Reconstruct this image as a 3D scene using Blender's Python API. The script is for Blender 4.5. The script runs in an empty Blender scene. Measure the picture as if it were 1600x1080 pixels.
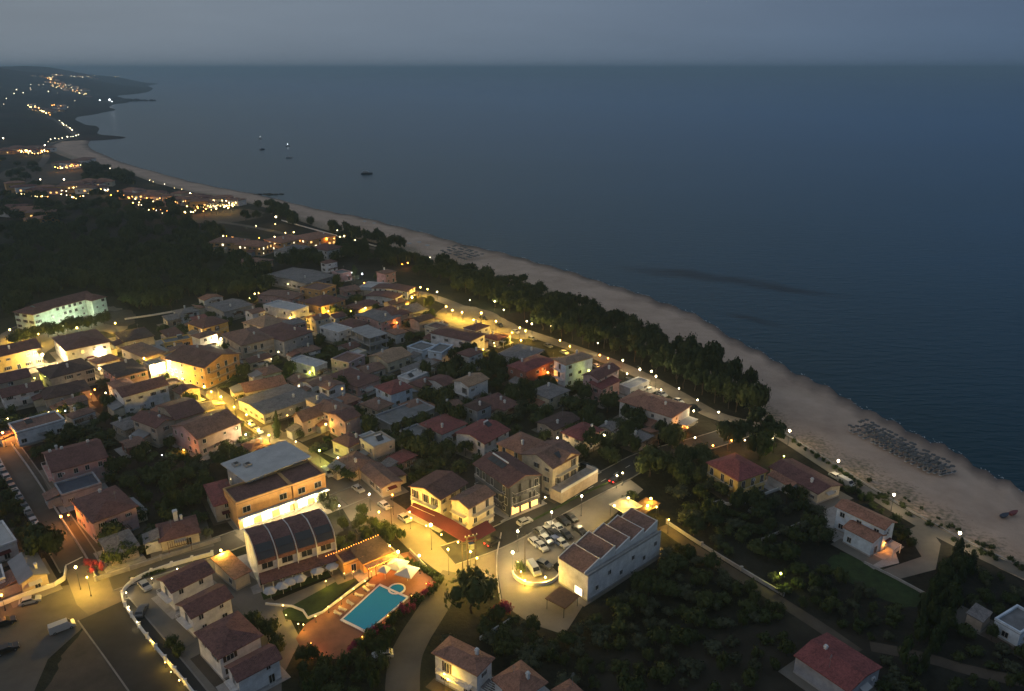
import bpy, math, random
import numpy as np
from mathutils import Vector, Matrix
R = math.radians
SC = bpy.context.scene
COL = SC.collection
random.seed(7)

# ------------------------------------------------------------------ camera, sky, sun, exposure
CAM_H = 110.0
FPX = 1200.0                     # focal length in photograph pixels (1600 wide)
PITCH = math.atan((540 - 107) / FPX)
cam_d = bpy.data.cameras.new('camera')
cam_d.sensor_width = 36.0
cam_d.lens = 36.0 * FPX / 1600.0
cam_d.clip_start = 1.0
cam_d.clip_end = 200000.0
cam = bpy.data.objects.new('camera', cam_d)
COL.objects.link(cam)
cam.location = (0, 0, CAM_H)
cam.rotation_euler = (math.pi / 2 - PITCH, 0, 0)
SC.camera = cam

SUN_AZ = R(-95)                  # the afterglow lies to the left of the picture
w = bpy.data.worlds.new('World'); SC.world = w; w.use_nodes = True
nt = w.node_tree
bg = nt.nodes['Background']
sky = nt.nodes.new('ShaderNodeTexSky'); sky.sky_type = 'NISHITA'; sky.sun_disc = False
sky.sun_elevation = R(-1.5); sky.sun_rotation = SUN_AZ
sky.air_density = 1.2; sky.dust_density = 3.0; sky.ozone_density = 3.0; sky.altitude = 100
# thick evening haze scatters the afterglow all round: a blue grey dome, palest towards the sunset, bluest away from it
tcw = nt.nodes.new('ShaderNodeTexCoord')
dt = nt.nodes.new('ShaderNodeVectorMath'); dt.operation = 'DOT_PRODUCT'
dt.inputs[1].default_value = (math.sin(SUN_AZ), math.cos(SUN_AZ), 0.15)
nt.links.new(tcw.outputs['Generated'], dt.inputs[0])
mr = nt.nodes.new('ShaderNodeMapRange'); mr.inputs[1].default_value = -1; mr.inputs[2].default_value = 1
nt.links.new(dt.outputs['Value'], mr.inputs[0])
rp = nt.nodes.new('ShaderNodeValToRGB'); e = rp.color_ramp.elements
e[0].position = 0; e[0].color = (.055, .095, .165, 1); e[1].position = 1; e[1].color = (.23, .25, .275, 1)
x = e.new(.21); x.color = (.090, .138, .215, 1); x = e.new(.46); x.color = (.160, .208, .275, 1); x = e.new(.71); x.color = (.200, .238, .283, 1)
nt.links.new(mr.outputs[0], rp.inputs[0])
nsk = nt.nodes.new('ShaderNodeTexNoise'); nsk.inputs['Scale'].default_value = 2.2; nsk.inputs['Detail'].default_value = 5; nsk.inputs['Roughness'].default_value = .55
msk = nt.nodes.new('ShaderNodeMapping'); msk.inputs['Scale'].default_value = (1, 1, 7); nt.links.new(tcw.outputs['Generated'], msk.inputs['Vector']); nt.links.new(msk.outputs[0], nsk.inputs['Vector'])
rsk = nt.nodes.new('ShaderNodeMapRange'); rsk.inputs[1].default_value = .3; rsk.inputs[2].default_value = .7; rsk.inputs[3].default_value = 9.2; rsk.inputs[4].default_value = 10.6; nt.links.new(nsk.outputs['Fac'], rsk.inputs[0])
sc_ = nt.nodes.new('ShaderNodeVectorMath'); sc_.operation = 'MULTIPLY_ADD'; nt.links.new(rsk.outputs[0], sc_.inputs[1])
nt.links.new(rp.outputs[0], sc_.inputs[0]); nt.links.new(sky.outputs[0], sc_.inputs[2])
nt.links.new(sc_.outputs[0], bg.inputs['Color'])
bg.inputs['Strength'].default_value = 0.1

sun_d = bpy.data.lights.new('sun', 'SUN'); sun_d.energy = 0.28; sun_d.angle = R(60); sun_d.color = (1.0, 0.86, 0.78)
sun = bpy.data.objects.new('sun', sun_d); COL.objects.link(sun)
sun.rotation_euler = (R(90 - 24), 0, R(180) - SUN_AZ)
sun.location = (-300, 0, 300)

SC.view_settings.view_transform = 'Standard'
SC.view_settings.look = 'None'
SC.view_settings.exposure = 0.0
SC.view_settings.gamma = 1.0
SC.view_settings.use_curve_mapping = False
SC.render.engine = 'CYCLES'
cy = SC.cycles
cy.use_denoising = True
try: cy.denoiser = 'OPENIMAGEDENOISE'
except Exception: pass
cy.max_bounces = 5; cy.diffuse_bounces = 2; cy.glossy_bounces = 2; cy.transmission_bounces = 3; cy.transparent_max_bounces = 4
cy.volume_bounces = 0
cy.sample_clamp_indirect = 2.0
cy.use_light_tree = True
cy.caustics_reflective = False; cy.caustics_refractive = False

# ------------------------------------------------------------------ helpers
CP, SP = math.cos(PITCH), math.sin(PITCH)
def at(px, py, z=0.0):
    """point of the scene at height z that the photograph shows at pixel (px, py)"""
    a = (px - 800) / FPX; b = (540 - py) / FPX
    dx, dy, dz = a, CP + b * SP, -SP + b * CP
    if dz > -0.002: dz = -0.002
    t = (z - CAM_H) / dz
    return Vector((dx * t, dy * t, z))
def px_of(v):
    x, y, z = v[0], v[1], v[2] - CAM_H
    f = y * CP - z * SP; u = y * SP + z * CP
    return 800 + FPX * x / f, 540 - FPX * u / f

class MB:
    def __init__(s): s.v = []; s.f = []; s.m = []
    def add(s, vs, fs, m=0):
        b = len(s.v); s.v += [tuple(p) for p in vs]
        for f in fs: s.f.append(tuple(i + b for i in f)); s.m.append(m)
    def box(s, x0, x1, y0, y1, z0, z1, m=0):
        s.add([(x0,y0,z0),(x1,y0,z0),(x1,y1,z0),(x0,y1,z0),(x0,y0,z1),(x1,y0,z1),(x1,y1,z1),(x0,y1,z1)],
              [(0,3,2,1),(4,5,6,7),(0,1,5,4),(1,2,6,5),(2,3,7,6),(3,0,4,7)], m)
    def prism(s, poly, z0, z1, m=0):
        n = len(poly)
        zz0 = z0 if isinstance(z0, (list, tuple)) else [z0] * n
        zz1 = z1 if isinstance(z1, (list, tuple)) else [z1] * n
        vs = [(p[0], p[1], a) for p, a in zip(poly, zz0)] + [(p[0], p[1], a) for p, a in zip(poly, zz1)]
        fs = [tuple(range(n, 2 * n)), tuple(range(n - 1, -1, -1))] + [(i, (i + 1) % n, n + (i + 1) % n, n + i) for i in range(n)]
        s.add(vs, fs, m)
    def tube(s, pts, r, n=6, m=0, cap=True):
        pts = [Vector(p) for p in pts]; rr = r if isinstance(r, (list, tuple)) else [r] * len(pts)
        vs = []
        for i, p in enumerate(pts):
            d = (pts[min(i + 1, len(pts) - 1)] - pts[max(i - 1, 0)]).normalized()
            up = Vector((0, 0, 1)) if abs(d.z) < .9 else Vector((1, 0, 0))
            a = d.cross(up).normalized(); b = d.cross(a)
            for k in range(n):
                t = 2 * math.pi * k / n
                vs.append(p + (a * math.cos(t) + b * math.sin(t)) * rr[i])
        fs = [(i*n+k, i*n+(k+1) % n, (i+1)*n+(k+1) % n, (i+1)*n+k) for i in range(len(pts)-1) for k in range(n)]
        if cap: fs += [tuple(range(n)), tuple(range((len(pts)-1)*n, len(pts)*n))]
        s.add(vs, fs, m)
    def ball(s, c, r, n=8, k=5, m=0, sz=1.0):
        vs = [(c[0], c[1], c[2] - r * sz)]
        for j in range(1, k):
            t = math.pi * j / k - math.pi / 2
            for i in range(n):
                a = 2 * math.pi * i / n
                vs.append((c[0] + r*math.cos(t)*math.cos(a), c[1] + r*math.cos(t)*math.sin(a), c[2] + r*sz*math.sin(t)))
        vs.append((c[0], c[1], c[2] + r * sz)); L = len(vs) - 1
        fs = [(0, 1 + (i+1) % n, 1 + i) for i in range(n)] + [(L, L-n+i, L-n+(i+1) % n) for i in range(n)]
        for j in range(k - 2):
            b = 1 + j * n
            fs += [(b+i, b+(i+1) % n, b+n+(i+1) % n, b+n+i) for i in range(n)]
        s.add(vs, fs, m)
    def mesh(s, name, mats):
        me = bpy.data.meshes.new(name)
        me.from_pydata(s.v, [], s.f)
        for m in (mats if isinstance(mats, (list, tuple)) else [mats]): me.materials.append(m)
        if any(s.m): me.polygons.foreach_set('material_index', s.m)
        me.update()
        return me
    def build(s, name, mats, parent=None, smooth=False):
        me = s.mesh(name, mats)
        if smooth: me.polygons.foreach_set('use_smooth', [True] * len(me.polygons))
        return link(name, me, parent)
def link(name, data, parent=None):
    o = bpy.data.objects.new(name, data); COL.objects.link(o)
    if parent is not None: o.parent = parent
    return o
def empty(name, loc, rz=0.0):
    o = bpy.data.objects.new(name, None); COL.objects.link(o)
    o.location = loc; o.rotation_euler = (0, 0, rz); o.empty_display_size = .5
    return o
def tag(o, label=None, cat=None, group=None, kind=None):
    if label: o['label'] = label
    if cat: o['category'] = cat
    if group: o['group'] = group
    if kind: o['kind'] = kind
    return o
def copy_tree(o, parent=None):
    c = o.copy(); COL.objects.link(c); c.parent = parent
    for ch in o.children: copy_tree(ch, c)
    return c

# ------------------------------------------------------------------ materials
MATS = {}
def principled(name):
    m = bpy.data.materials.new(name); m.use_nodes = True
    return m, m.node_tree, m.node_tree.nodes['Principled BSDF']
def mat(name, col, rough=.8, var=.25, scale=.8, bump=0.0, bscale=6.0, metal=0.0, spec=.3, col2=None, coords='Object'):
    """plain surface with uneven colour and a little relief"""
    if name in MATS: return MATS[name]
    m, nt, b = principled(name); L = nt.links
    tc = nt.nodes.new('ShaderNodeTexCoord')
    n1 = nt.nodes.new('ShaderNodeTexNoise'); n1.inputs['Scale'].default_value = scale; n1.inputs['Detail'].default_value = 6; n1.inputs['Roughness'].default_value = .65
    L.new(tc.outputs[coords], n1.inputs['Vector'])
    rp = nt.nodes.new('ShaderNodeMapRange'); rp.inputs[1].default_value = .3; rp.inputs[2].default_value = .7
    L.new(n1.outputs['Fac'], rp.inputs[0])
    mx = nt.nodes.new('ShaderNodeMix'); mx.data_type = 'RGBA'
    c2 = col2 if col2 else tuple(c * (1 - var) for c in col)
    mx.inputs['A'].default_value = (*c2, 1); mx.inputs['B'].default_value = (*[min(1, c * (1 + var * .5)) for c in col], 1)
    L.new(rp.outputs[0], mx.inputs['Factor']); L.new(mx.outputs['Result'], b.inputs['Base Color'])
    b.inputs['Roughness'].default_value = rough; b.inputs['Metallic'].default_value = metal
    b.inputs['Specular IOR Level'].default_value = spec
    if bump:
        n2 = nt.nodes.new('ShaderNodeTexNoise'); n2.inputs['Scale'].default_value = bscale; n2.inputs['Detail'].default_value = 4
        L.new(tc.outputs[coords], n2.inputs['Vector'])
        bp = nt.nodes.new('ShaderNodeBump'); bp.inputs['Strength'].default_value = bump; bp.inputs['Distance'].default_value = .1
        L.new(n2.outputs['Fac'], bp.inputs['Height']); L.new(bp.outputs[0], b.inputs['Normal'])
    MATS[name] = m
    return m
def roofmat(name, col):
    """clay tiles: courses down the slope, weathered patches, tile columns as relief"""
    if name in MATS: return MATS[name]
    m, nt, b = principled(name); L = nt.links
    tc = nt.nodes.new('ShaderNodeTexCoord')
    oi = nt.nodes.new('ShaderNodeObjectInfo')
    ad = nt.nodes.new('ShaderNodeVectorMath'); ad.operation = 'MULTIPLY_ADD'
    L.new(oi.outputs['Random'], ad.inputs[0]); ad.inputs[1].default_value = (90, 90, 90); L.new(tc.outputs['Object'], ad.inputs[2])
    n1 = nt.nodes.new('ShaderNodeTexNoise'); n1.inputs['Scale'].default_value = .35; n1.inputs['Detail'].default_value = 7; n1.inputs['Roughness'].default_value = .7
    L.new(ad.outputs[0], n1.inputs['Vector'])
    vo = nt.nodes.new('ShaderNodeTexVoronoi'); vo.inputs['Scale'].default_value = 3.2
    L.new(ad.outputs[0], vo.inputs['Vector'])
    a = nt.nodes.new('ShaderNodeMath'); a.operation = 'MULTIPLY_ADD'; a.inputs[1].default_value = .35
    sep = nt.nodes.new('ShaderNodeSeparateColor'); L.new(vo.outputs['Color'], sep.inputs[0])
    L.new(sep.outputs[0], a.inputs[0]); L.new(n1.outputs['Fac'], a.inputs[2])
    rp = nt.nodes.new('ShaderNodeValToRGB'); e = rp.color_ramp.elements
    e[0].position = .35; e[0].color = (*[c * .55 for c in col], 1)
    e[1].position = .95; e[1].color = (*[min(1, c * 1.45) for c in col], 1)
    x = e.new(.62); x.color = (*col, 1)
    L.new(a.outputs[0], rp.inputs[0]); L.new(rp.outputs[0], b.inputs['Base Color'])
    b.inputs['Roughness'].default_value = .8; b.inputs['Specular IOR Level'].default_value = .25
    wv = nt.nodes.new('ShaderNodeTexWave'); wv.inputs['Scale'].default_value = 1.1; wv.inputs['Distortion'].default_value = .6; wv.bands_direction = 'X'
    L.new(tc.outputs['Object'], wv.inputs['Vector'])
    wy = nt.nodes.new('ShaderNodeTexWave'); wy.inputs['Scale'].default_value = .9; wy.inputs['Distortion'].default_value = .6; wy.bands_direction = 'Y'
    L.new(tc.outputs['Object'], wy.inputs['Vector'])
    sm = nt.nodes.new('ShaderNodeMath'); L.new(wv.outputs['Fac'], sm.inputs[0]); L.new(wy.outputs['Fac'], sm.inputs[1])
    bp = nt.nodes.new('ShaderNodeBump'); bp.inputs['Strength'].default_value = .5; bp.inputs['Distance'].default_value = .08
    L.new(sm.outputs[0], bp.inputs['Height']); L.new(bp.outputs[0], b.inputs['Normal'])
    MATS[name] = m
    return m
def emit(name, col, strength, sample=False):
    if name in MATS: return MATS[name]
    m, nt, b = principled(name)
    b.inputs['Base Color'].default_value = (*[min(1, c) for c in col], 1)
    b.inputs['Emission Color'].default_value = (*col, 1); b.inputs['Emission Strength'].default_value = strength
    m.cycles.emission_sampling = 'AUTO' if sample else 'NONE'
    MATS[name] = m
    return m
WALL = {k: mat('stucco_' + k, c, .85, .34, .45, .25, 5) for k, c in dict(
    wh=(.72,.70,.68), cr=(.68,.58,.42), ye=(.72,.50,.16), pk=(.58,.36,.33), be=(.52,.43,.34), gr=(.36,.36,.38), ot=(.62,.36,.15),
    mv=(.46,.35,.36), bl=(.64,.72,.80), bk=(.28,.12,.09), dg=(.12,.12,.13), oc=(.55,.40,.14), tq=(.62,.74,.66)).items()}
ROOF = {k: roofmat('tiles_' + k, c) for k, c in dict(
    ma=(.155,.075,.066), rd=(.22,.070,.066), te=(.30,.15,.10), bn=(.22,.125,.095), tn=(.34,.22,.14), dk=(.09,.055,.05), gt=(.20,.18,.17)).items()}
ROOF.update(gy=mat('roof_grey_screed', (.20,.20,.20), .9, .35, .4, .2, 4), wt=mat('roof_white_screed', (.52,.50,.47), .85, .2, .3, .1, 3),
            sl=mat('roof_slate_blue', (.07,.08,.11), .6, .3, .5), gm=mat('roof_grey_metal', (.25,.25,.26), .5, .2, .3, .1, 2, .4))
M = {}
M['glass'] = mat('window_glass', (.02,.022,.026), .15, .2, .3, spec=.6)
M['frame'] = mat('window_frame', (.6,.58,.55), .6, .1)
M['shutter'] = mat('shutter_wood', (.06,.035,.025), .7, .3, 3)
M['lit'] = emit('lit_window', (1, .55, .16), 2.2)
M['litw'] = emit('lit_window_pale', (1, .8, .5), 3.0)
M['conc'] = mat('concrete', (.38,.36,.34), .9, .3, .5, .3, 4)
M['whitewash'] = mat('whitewash', (.7,.69,.66), .85, .15, .5, .15, 4)
M['metal'] = mat('painted_metal', (.25,.26,.27), .5, .1, metal=.6)
M['darkmetal'] = mat('dark_metal', (.05,.05,.055), .5, .2, metal=.4)
M['solar'] = mat('solar_glass', (.026,.024,.028), .3, .3, .6, spec=.7)
M['tank'] = mat('white_tank', (.7,.7,.7), .35, .05)
M['wood'] = mat('timber', (.16,.085,.045), .75, .3, 2)
M['bark'] = mat('bark', (.07,.05,.038), .95, .3, 2, .4, 8)
M['awning_red'] = mat('awning_red_cloth', (.10,.018,.022), .8, .15, .6)
M['cloth'] = mat('white_canvas', (.46,.45,.44), .8, .1, .7)
M['cush'] = mat('beach_bed_cloth', (.12,.135,.14), .8, .3, 1)
M['plastic'] = mat('white_plastic', (.7,.7,.7), .45, .05)
M['tyre'] = mat('tyre_rubber', (.02,.02,.02), .9, .2)
M['asphalt'] = mat('asphalt', (.042,.040,.038), .9, .45, .09, .25, 5, coords='Object')
M['asphalt_old'] = mat('asphalt_old', (.105,.095,.082), .9, .45, .07, .2, 4)
M['paving'] = mat('paving_concrete', (.19,.172,.145), .88, .35, .09, .2, 3)
M['pale_road'] = mat('pale_lamplit_asphalt', (.19,.165,.13), .9, .4, .08, .2, 4)  # asphalt lightened for the lamplit streets, part of their glow put into the colour
M['kerb'] = mat('kerb_stone', (.26,.245,.22), .85, .2, .6)
M['terracotta'] = mat('terracotta_paving', (.22,.095,.065), .75, .35, .25, .15, 5)
M['lawn'] = mat('lawn', (.035,.06,.018), .95, .5, .5, .5, 9)
M['dirt'] = mat('dirt_track', (.095,.075,.055), .95, .4, .15, .4, 4)
M['soil'] = mat('dark_orchard_soil', (.035,.030,.021), .95, .5, .12, .5, 3)
M['paint'] = mat('road_paint', (.7,.7,.66), .8, .25, .8)
# ------------------------------------------------------------------ terrain
SEA_Z = -2.0
shore_px = [(1900,930),(1600,768),(1540,735),(1480,700),(1420,672),(1370,648),(1300,610),(1250,585),(1200,558),(1150,530),(1100,500),(1060,480),(1000,460),
    (940,440),(880,422),(820,404),(760,390),(700,375),(640,358),(580,343),(520,331),(470,321),(400,303),(350,295),(300,284),(250,271),(200,257),(162,242),(140,232),(134,226),(140,219)]
land_px = [(1900,1060),(1640,905),(1560,866),(1500,830),(1440,790),(1380,752),(1310,718),(1240,680),(1205,652),(1185,625),(1140,596),(1090,570),(1040,545),(1000,525),(960,505),
    (900,476),(860,458),(820,444),(780,432),(740,420),(690,408),(670,401),(630,388),(600,378),(550,366),(500,352),(460,338),(430,326),(400,318),(350,308),(300,298),(250,286),(205,270),(160,259),(120,249),(92,238),(80,230),(88,222),(112,217)]
far_px = [(142,217),(186,214),(162,211),(140,210),(135,207),(141,200),(135,195),(122,195),(104,186),(110,181),(132,179),(155,174),(172,171),(160,166),(172,162),(192,160),(192,155),
    (175,149),(200,147),(225,144),(236,138),(226,134)]
shore = [at(x, y, SEA_Z) for x, y in shore_px]
land = [at(x, y, 0) for x, y in land_px]
poly = [Vector((p.x, p.y)) for p in land] + [Vector((p.x, p.y)) for p in (at(x, y, 0) for x, y in far_px)]
tip = poly[-1]
poly += [Vector((tip.x - 300, tip.y + 900)), Vector((tip.x - 1500, tip.y + 2500)), Vector((-9000, 9000)), Vector((-9000, -400)), Vector((400, -400))]
PX = np.array([p.x for p in poly]); PY = np.array([p.y for p in poly])
N_COAST = len(land) + len(far_px) + 2
def inside_np(x, y, qx, qy):
    c = np.zeros(x.shape, bool); n = len(qx); j = n - 1
    for i in range(n):
        t = ((qy[i] > y) != (qy[j] > y)) & (x < (qx[j] - qx[i]) * (y - qy[i]) / (qy[j] - qy[i] + 1e-12) + qx[i])
        c ^= t; j = i
    return c
def coast_dist(x, y):
    d = np.full(x.shape, 1e9)
    for i in range(N_COAST - 1):
        ax, ay, bx, by = PX[i], PY[i], PX[i + 1], PY[i + 1]
        ux, uy = bx - ax, by - ay; l2 = ux * ux + uy * uy + 1e-9
        t = np.clip(((x - ax) * ux + (y - ay) * uy) / l2, 0, 1)
        d = np.minimum(d, np.hypot(x - ax - t * ux, y - ay - t * uy))
    return np.where(inside_np(x, y, PX, PY), d, -d)
def sstep(a, b, v):
    t = np.clip((v - a) / (b - a), 0, 1); return t * t * (3 - 2 * t)
def wob(x, y):
    return np.sin(x * .0031 + 1.3) * np.cos(y * .0024) + .5 * np.sin(x * .0081 + y * .006) + .3 * np.cos(x * .017 - y * .013)
def ground_z(x, y):
    x = np.asarray(x, float); y = np.asarray(y, float)
    d = coast_dist(x, y)
    hill = sstep(0, 900, d) * sstep(2300, 4300, y) * (104 + 14 * wob(x, y)) + sstep(10, 300, d) * sstep(1200, 2600, y) * (16 + 6 * wob(x, y))
    return np.where(d > 0, hill, np.maximum(-14, d * .12))
th = np.linspace(R(-52), R(52), 300)
rr = 60 * (12000 / 60) ** (np.linspace(0, 1, 240))
rr = np.concatenate([[8], rr])
TH, RR = np.meshgrid(th, rr)
GX, GY = RR * np.sin(TH), RR * np.cos(TH)
GZ = ground_z(GX, GY) - .03
gv = np.stack([GX, GY, GZ], -1).reshape(-1, 3)
nr, nc = GX.shape
idx = np.arange(nr * nc).reshape(nr, nc)
gf = np.stack([idx[:-1, :-1], idx[:-1, 1:], idx[1:, 1:], idx[1:, :-1]], -1).reshape(-1, 4)
me = bpy.data.meshes.new('ground'); me.from_pydata(gv.tolist(), [], gf[:, ::-1].tolist())
me.polygons.foreach_set('use_smooth', [True] * len(me.polygons))
m, nt, b = principled('earth_and_scrub'); L = nt.links
tc = nt.nodes.new('ShaderNodeTexCoord')
na = nt.nodes.new('ShaderNodeTexNoise'); na.inputs['Scale'].default_value = .035; na.inputs['Detail'].default_value = 9; na.inputs['Roughness'].default_value = .68
nb = nt.nodes.new('ShaderNodeTexNoise'); nb.inputs['Scale'].default_value = .6; nb.inputs['Detail'].default_value = 6; nb.inputs['Roughness'].default_value = .7
vc = nt.nodes.new('ShaderNodeTexVoronoi'); vc.inputs['Scale'].default_value = .009
L.new(tc.outputs['Object'], na.inputs['Vector']); L.new(tc.outputs['Object'], nb.inputs['Vector']); L.new(tc.outputs['Object'], vc.inputs['Vector'])
r1 = nt.nodes.new('ShaderNodeValToRGB'); e = r1.color_ramp.elements
e[0].position = .36; e[0].color = (.009, .010, .006, 1); e[1].position = .72; e[1].color = (.045, .035, .022, 1)
x = e.new(.5); x.color = (.024, .024, .013, 1)
mm = nt.nodes.new('ShaderNodeMath'); mm.operation = 'MULTIPLY_ADD'; mm.inputs[1].default_value = .38; mm.inputs[2].default_value = -.19
ms = nt.nodes.new('ShaderNodeMath'); L.new(nb.outputs['Fac'], mm.inputs[0]); L.new(mm.outputs[0], ms.inputs[0]); L.new(na.outputs['Fac'], ms.inputs[1])
L.new(ms.outputs[0], r1.inputs[0])
hv = nt.nodes.new('ShaderNodeMix'); hv.data_type = 'RGBA'; hv.blend_type = 'MULTIPLY'; hv.inputs['Factor'].default_value = .5
L.new(r1.outputs[0], hv.inputs['A']); L.new(vc.outputs['Color'], hv.inputs['B'])
bw = nt.nodes.new('ShaderNodeHueSaturation'); bw.inputs['Saturation'].default_value = .55; bw.inputs['Value'].default_value = 1.5
L.new(hv.outputs['Result'], bw.inputs['Color']); L.new(bw.outputs[0], b.inputs['Base Color'])
b.inputs['Roughness'].default_value = .95; b.inputs['Specular IOR Level'].default_value = .1
bp = nt.nodes.new('ShaderNodeBump'); bp.inputs['Strength'].default_value = .8; bp.inputs['Distance'].default_value = .5
L.new(nb.outputs['Fac'], bp.inputs['Height']); L.new(bp.outputs[0], b.inputs['Normal'])
me.materials.append(m)
tag(link('ground', me), kind='structure')

# the beach: a strip that falls from the promenade to below the waterline
nB, nT = 180, 14
def resample(pts, n):
    P = np.array([(p.x, p.y) for p in pts]); s = np.concatenate([[0], np.cumsum(np.hypot(*np.diff(P, axis=0).T))])
    # even in picture space: parametrise by pixel column, not metres
    c = np.array([px_of((p.x, p.y, p.z)) for p in pts]); s = np.concatenate([[0], np.cumsum(np.hypot(*np.diff(c, axis=0).T))])
    t = np.linspace(0, s[-1], n)
    return np.stack([np.interp(t, s, P[:, 0]), np.interp(t, s, P[:, 1])], -1)
A = resample(land[:-1], nB); B_ = resample(shore, nB)
bv, bf = [], []
rng = np.random.RandomState(3)
for i in range(nB):
    jit = .03 * math.sin(i * 1.7) + .02 * math.sin(i * .61)
    for j in range(nT + 1):
        t = j / nT * 1.35
        p = A[i] + (B_[i] - A[i]) * (t - (.14 if j == 0 else 0) + (jit * (j > 3)))
        z = .10 - 2.1 * max(t, 0) ** 1.25 + .06 * math.sin(i * .9 + j) * (0 < t < .8)
        bv.append((p[0], p[1], z))
for i in range(nB - 1):
    for j in range(nT):
        a = i * (nT + 1) + j
        bf.append((a, a + 1, a + nT + 2, a + nT + 1))
me = bpy.data.meshes.new('beach'); me.from_pydata(bv, [], [f[::-1] for f in bf])
me.polygons.foreach_set('use_smooth', [True] * len(me.polygons))
m, nt, b = principled('beach_sand'); L = nt.links
ge = nt.nodes.new('ShaderNodeNewGeometry'); sx = nt.nodes.new('ShaderNodeSeparateXYZ'); L.new(ge.outputs['Position'], sx.inputs[0])
n1 = nt.nodes.new('ShaderNodeTexNoise'); n1.inputs['Scale'].default_value = .05; n1.inputs['Detail'].default_value = 9; n1.inputs['Roughness'].default_value = .7
n2 = nt.nodes.new('ShaderNodeTexNoise'); n2.inputs['Scale'].default_value = .9; n2.inputs['Detail'].default_value = 5
L.new(ge.outputs['Position'], n1.inputs['Vector']); L.new(ge.outputs['Position'], n2.inputs['Vector'])
r1 = nt.nodes.new('ShaderNodeValToRGB'); e = r1.color_ramp.elements
e[0].position = .32; e[0].color = (.40, .28, .205, 1); e[1].position = .68; e[1].color = (.60, .445, .335, 1)
L.new(n1.outputs['Fac'], r1.inputs[0])
# damp sand near the waterline
wz = nt.nodes.new('ShaderNodeMath'); wz.operation = 'MULTIPLY_ADD'; wz.inputs[1].default_value = .5; L.new(n1.outputs['Fac'], wz.inputs[0]); L.new(sx.outputs[2], wz.inputs[2])
wr = nt.nodes.new('ShaderNodeMapRange'); wr.inputs[1].default_value = -1.75; wr.inputs[2].default_value = -1.2
L.new(wz.outputs[0], wr.inputs[0])
mw = nt.nodes.new('ShaderNodeMix'); mw.data_type = 'RGBA'; mw.inputs['A'].default_value = (.13, .10, .085, 1)
L.new(wr.outputs[0], mw.inputs['Factor']); L.new(r1.outputs[0], mw.inputs['B'])
# dune scrub at the landward edge
dr = nt.nodes.new('ShaderNodeMath'); dr.operation = 'MULTIPLY_ADD'; dr.inputs[1].default_value = .9; L.new(n2.outputs['Fac'], dr.inputs[0]); L.new(sx.outputs[2], dr.inputs[2])
dm = nt.nodes.new('ShaderNodeMapRange'); dm.inputs[1].default_value = .38; dm.inputs[2].default_value = .62; L.new(dr.outputs[0], dm.inputs[0])
dx = nt.nodes.new('ShaderNodeMix'); dx.data_type = 'RGBA'; dx.inputs['B'].default_value = (.20, .17, .11, 1)
L.new(dm.outputs[0], dx.inputs['Factor']); L.new(mw.outputs['Result'], dx.inputs['A'])
L.new(dx.outputs['Result'], b.inputs['Base Color']); b.inputs['Roughness'].default_value = .95; b.inputs['Specular IOR Level'].default_value = .15
bp = nt.nodes.new('ShaderNodeBump'); bp.inputs['Strength'].default_value = .35; bp.inputs['Distance'].default_value = .2
L.new(n2.outputs['Fac'], bp.inputs['Height']); L.new(bp.outputs[0], b.inputs['Normal'])
me.materials.append(m)
tag(link('beach', me), kind='structure')

# broken line of foam where the water meets the sand
mb = MB(); rfo = random.Random(9)
for i in range(nB - 1):
    for q in range(3):
        if rfo.random() < .42: continue
        f0, f1 = q / 3, (q + rfo.uniform(.5, 1.0)) / 3
        jit0 = .03 * math.sin(i * 1.7) + .02 * math.sin(i * .61)
        P0 = B_[i] + (B_[i+1] - B_[i]) * f0; P1 = B_[i] + (B_[i+1] - B_[i]) * f1
        D0 = A[i] - B_[i]; D0 = D0 / np.linalg.norm(D0); L0 = np.linalg.norm(A[i] - B_[i])
        o = -jit0 * L0 * 1.0 + rfo.uniform(-1.5, .5); wd = rfo.uniform(.25, .8)
        pts = [P0 + D0 * o, P1 + D0 * (o + rfo.uniform(-.5, .5)), P1 + D0 * (o + wd), P0 + D0 * (o + wd * rfo.uniform(.5, 1.2))]
        mb.add([(p[0], p[1], SEA_Z + .05) for p in pts], [(0, 1, 2, 3)])
tag(mb.build('surf_foam', mat('sea_foam', (.42, .45, .47), .9, .4, 1.5)), 'broken line of foam along the waterline', 'foam', kind='stuff')
# the sea
mb = MB(); S = 60000.0
mb.add([(-S, -2000, SEA_Z), (S, -2000, SEA_Z), (S, 90000, SEA_Z), (-S, 90000, SEA_Z)], [(0, 1, 2, 3)])
m, nt, b = principled('sea_water'); L = nt.links
tc = nt.nodes.new('ShaderNodeTexCoord')
def reef(cx, cy, lx, ly, ang):
    mp = nt.nodes.new('ShaderNodeMapping'); mp.vector_type = 'TEXTURE'
    mp.inputs['Location'].default_value = (cx, cy, 0); mp.inputs['Rotation'].default_value = (0, 0, ang); mp.inputs['Scale'].default_value = (lx, ly, 1000)
    L.new(wp.outputs['Vector'], mp.inputs['Vector'])
    gl = nt.nodes.new('ShaderNodeVectorMath'); gl.operation = 'LENGTH'; L.new(mp.outputs[0], gl.inputs[0])
    mr = nt.nodes.new('ShaderNodeMapRange'); mr.inputs[1].default_value = 1.15; mr.inputs[2].default_value = .3; L.new(gl.outputs['Value'], mr.inputs[0])
    return mr
nz = nt.nodes.new('ShaderNodeTexNoise'); nz.inputs['Scale'].default_value = .035; nz.inputs['Detail'].default_value = 6; L.new(tc.outputs['Object'], nz.inputs['Vector'])
wp = nt.nodes.new('ShaderNodeVectorMath'); wp.operation = 'MULTIPLY_ADD'; wp.inputs[1].default_value = (30, 30, 0)
L.new(nz.outputs['Color'], wp.inputs[0]); L.new(tc.outputs['Object'], wp.inputs[2])
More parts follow.
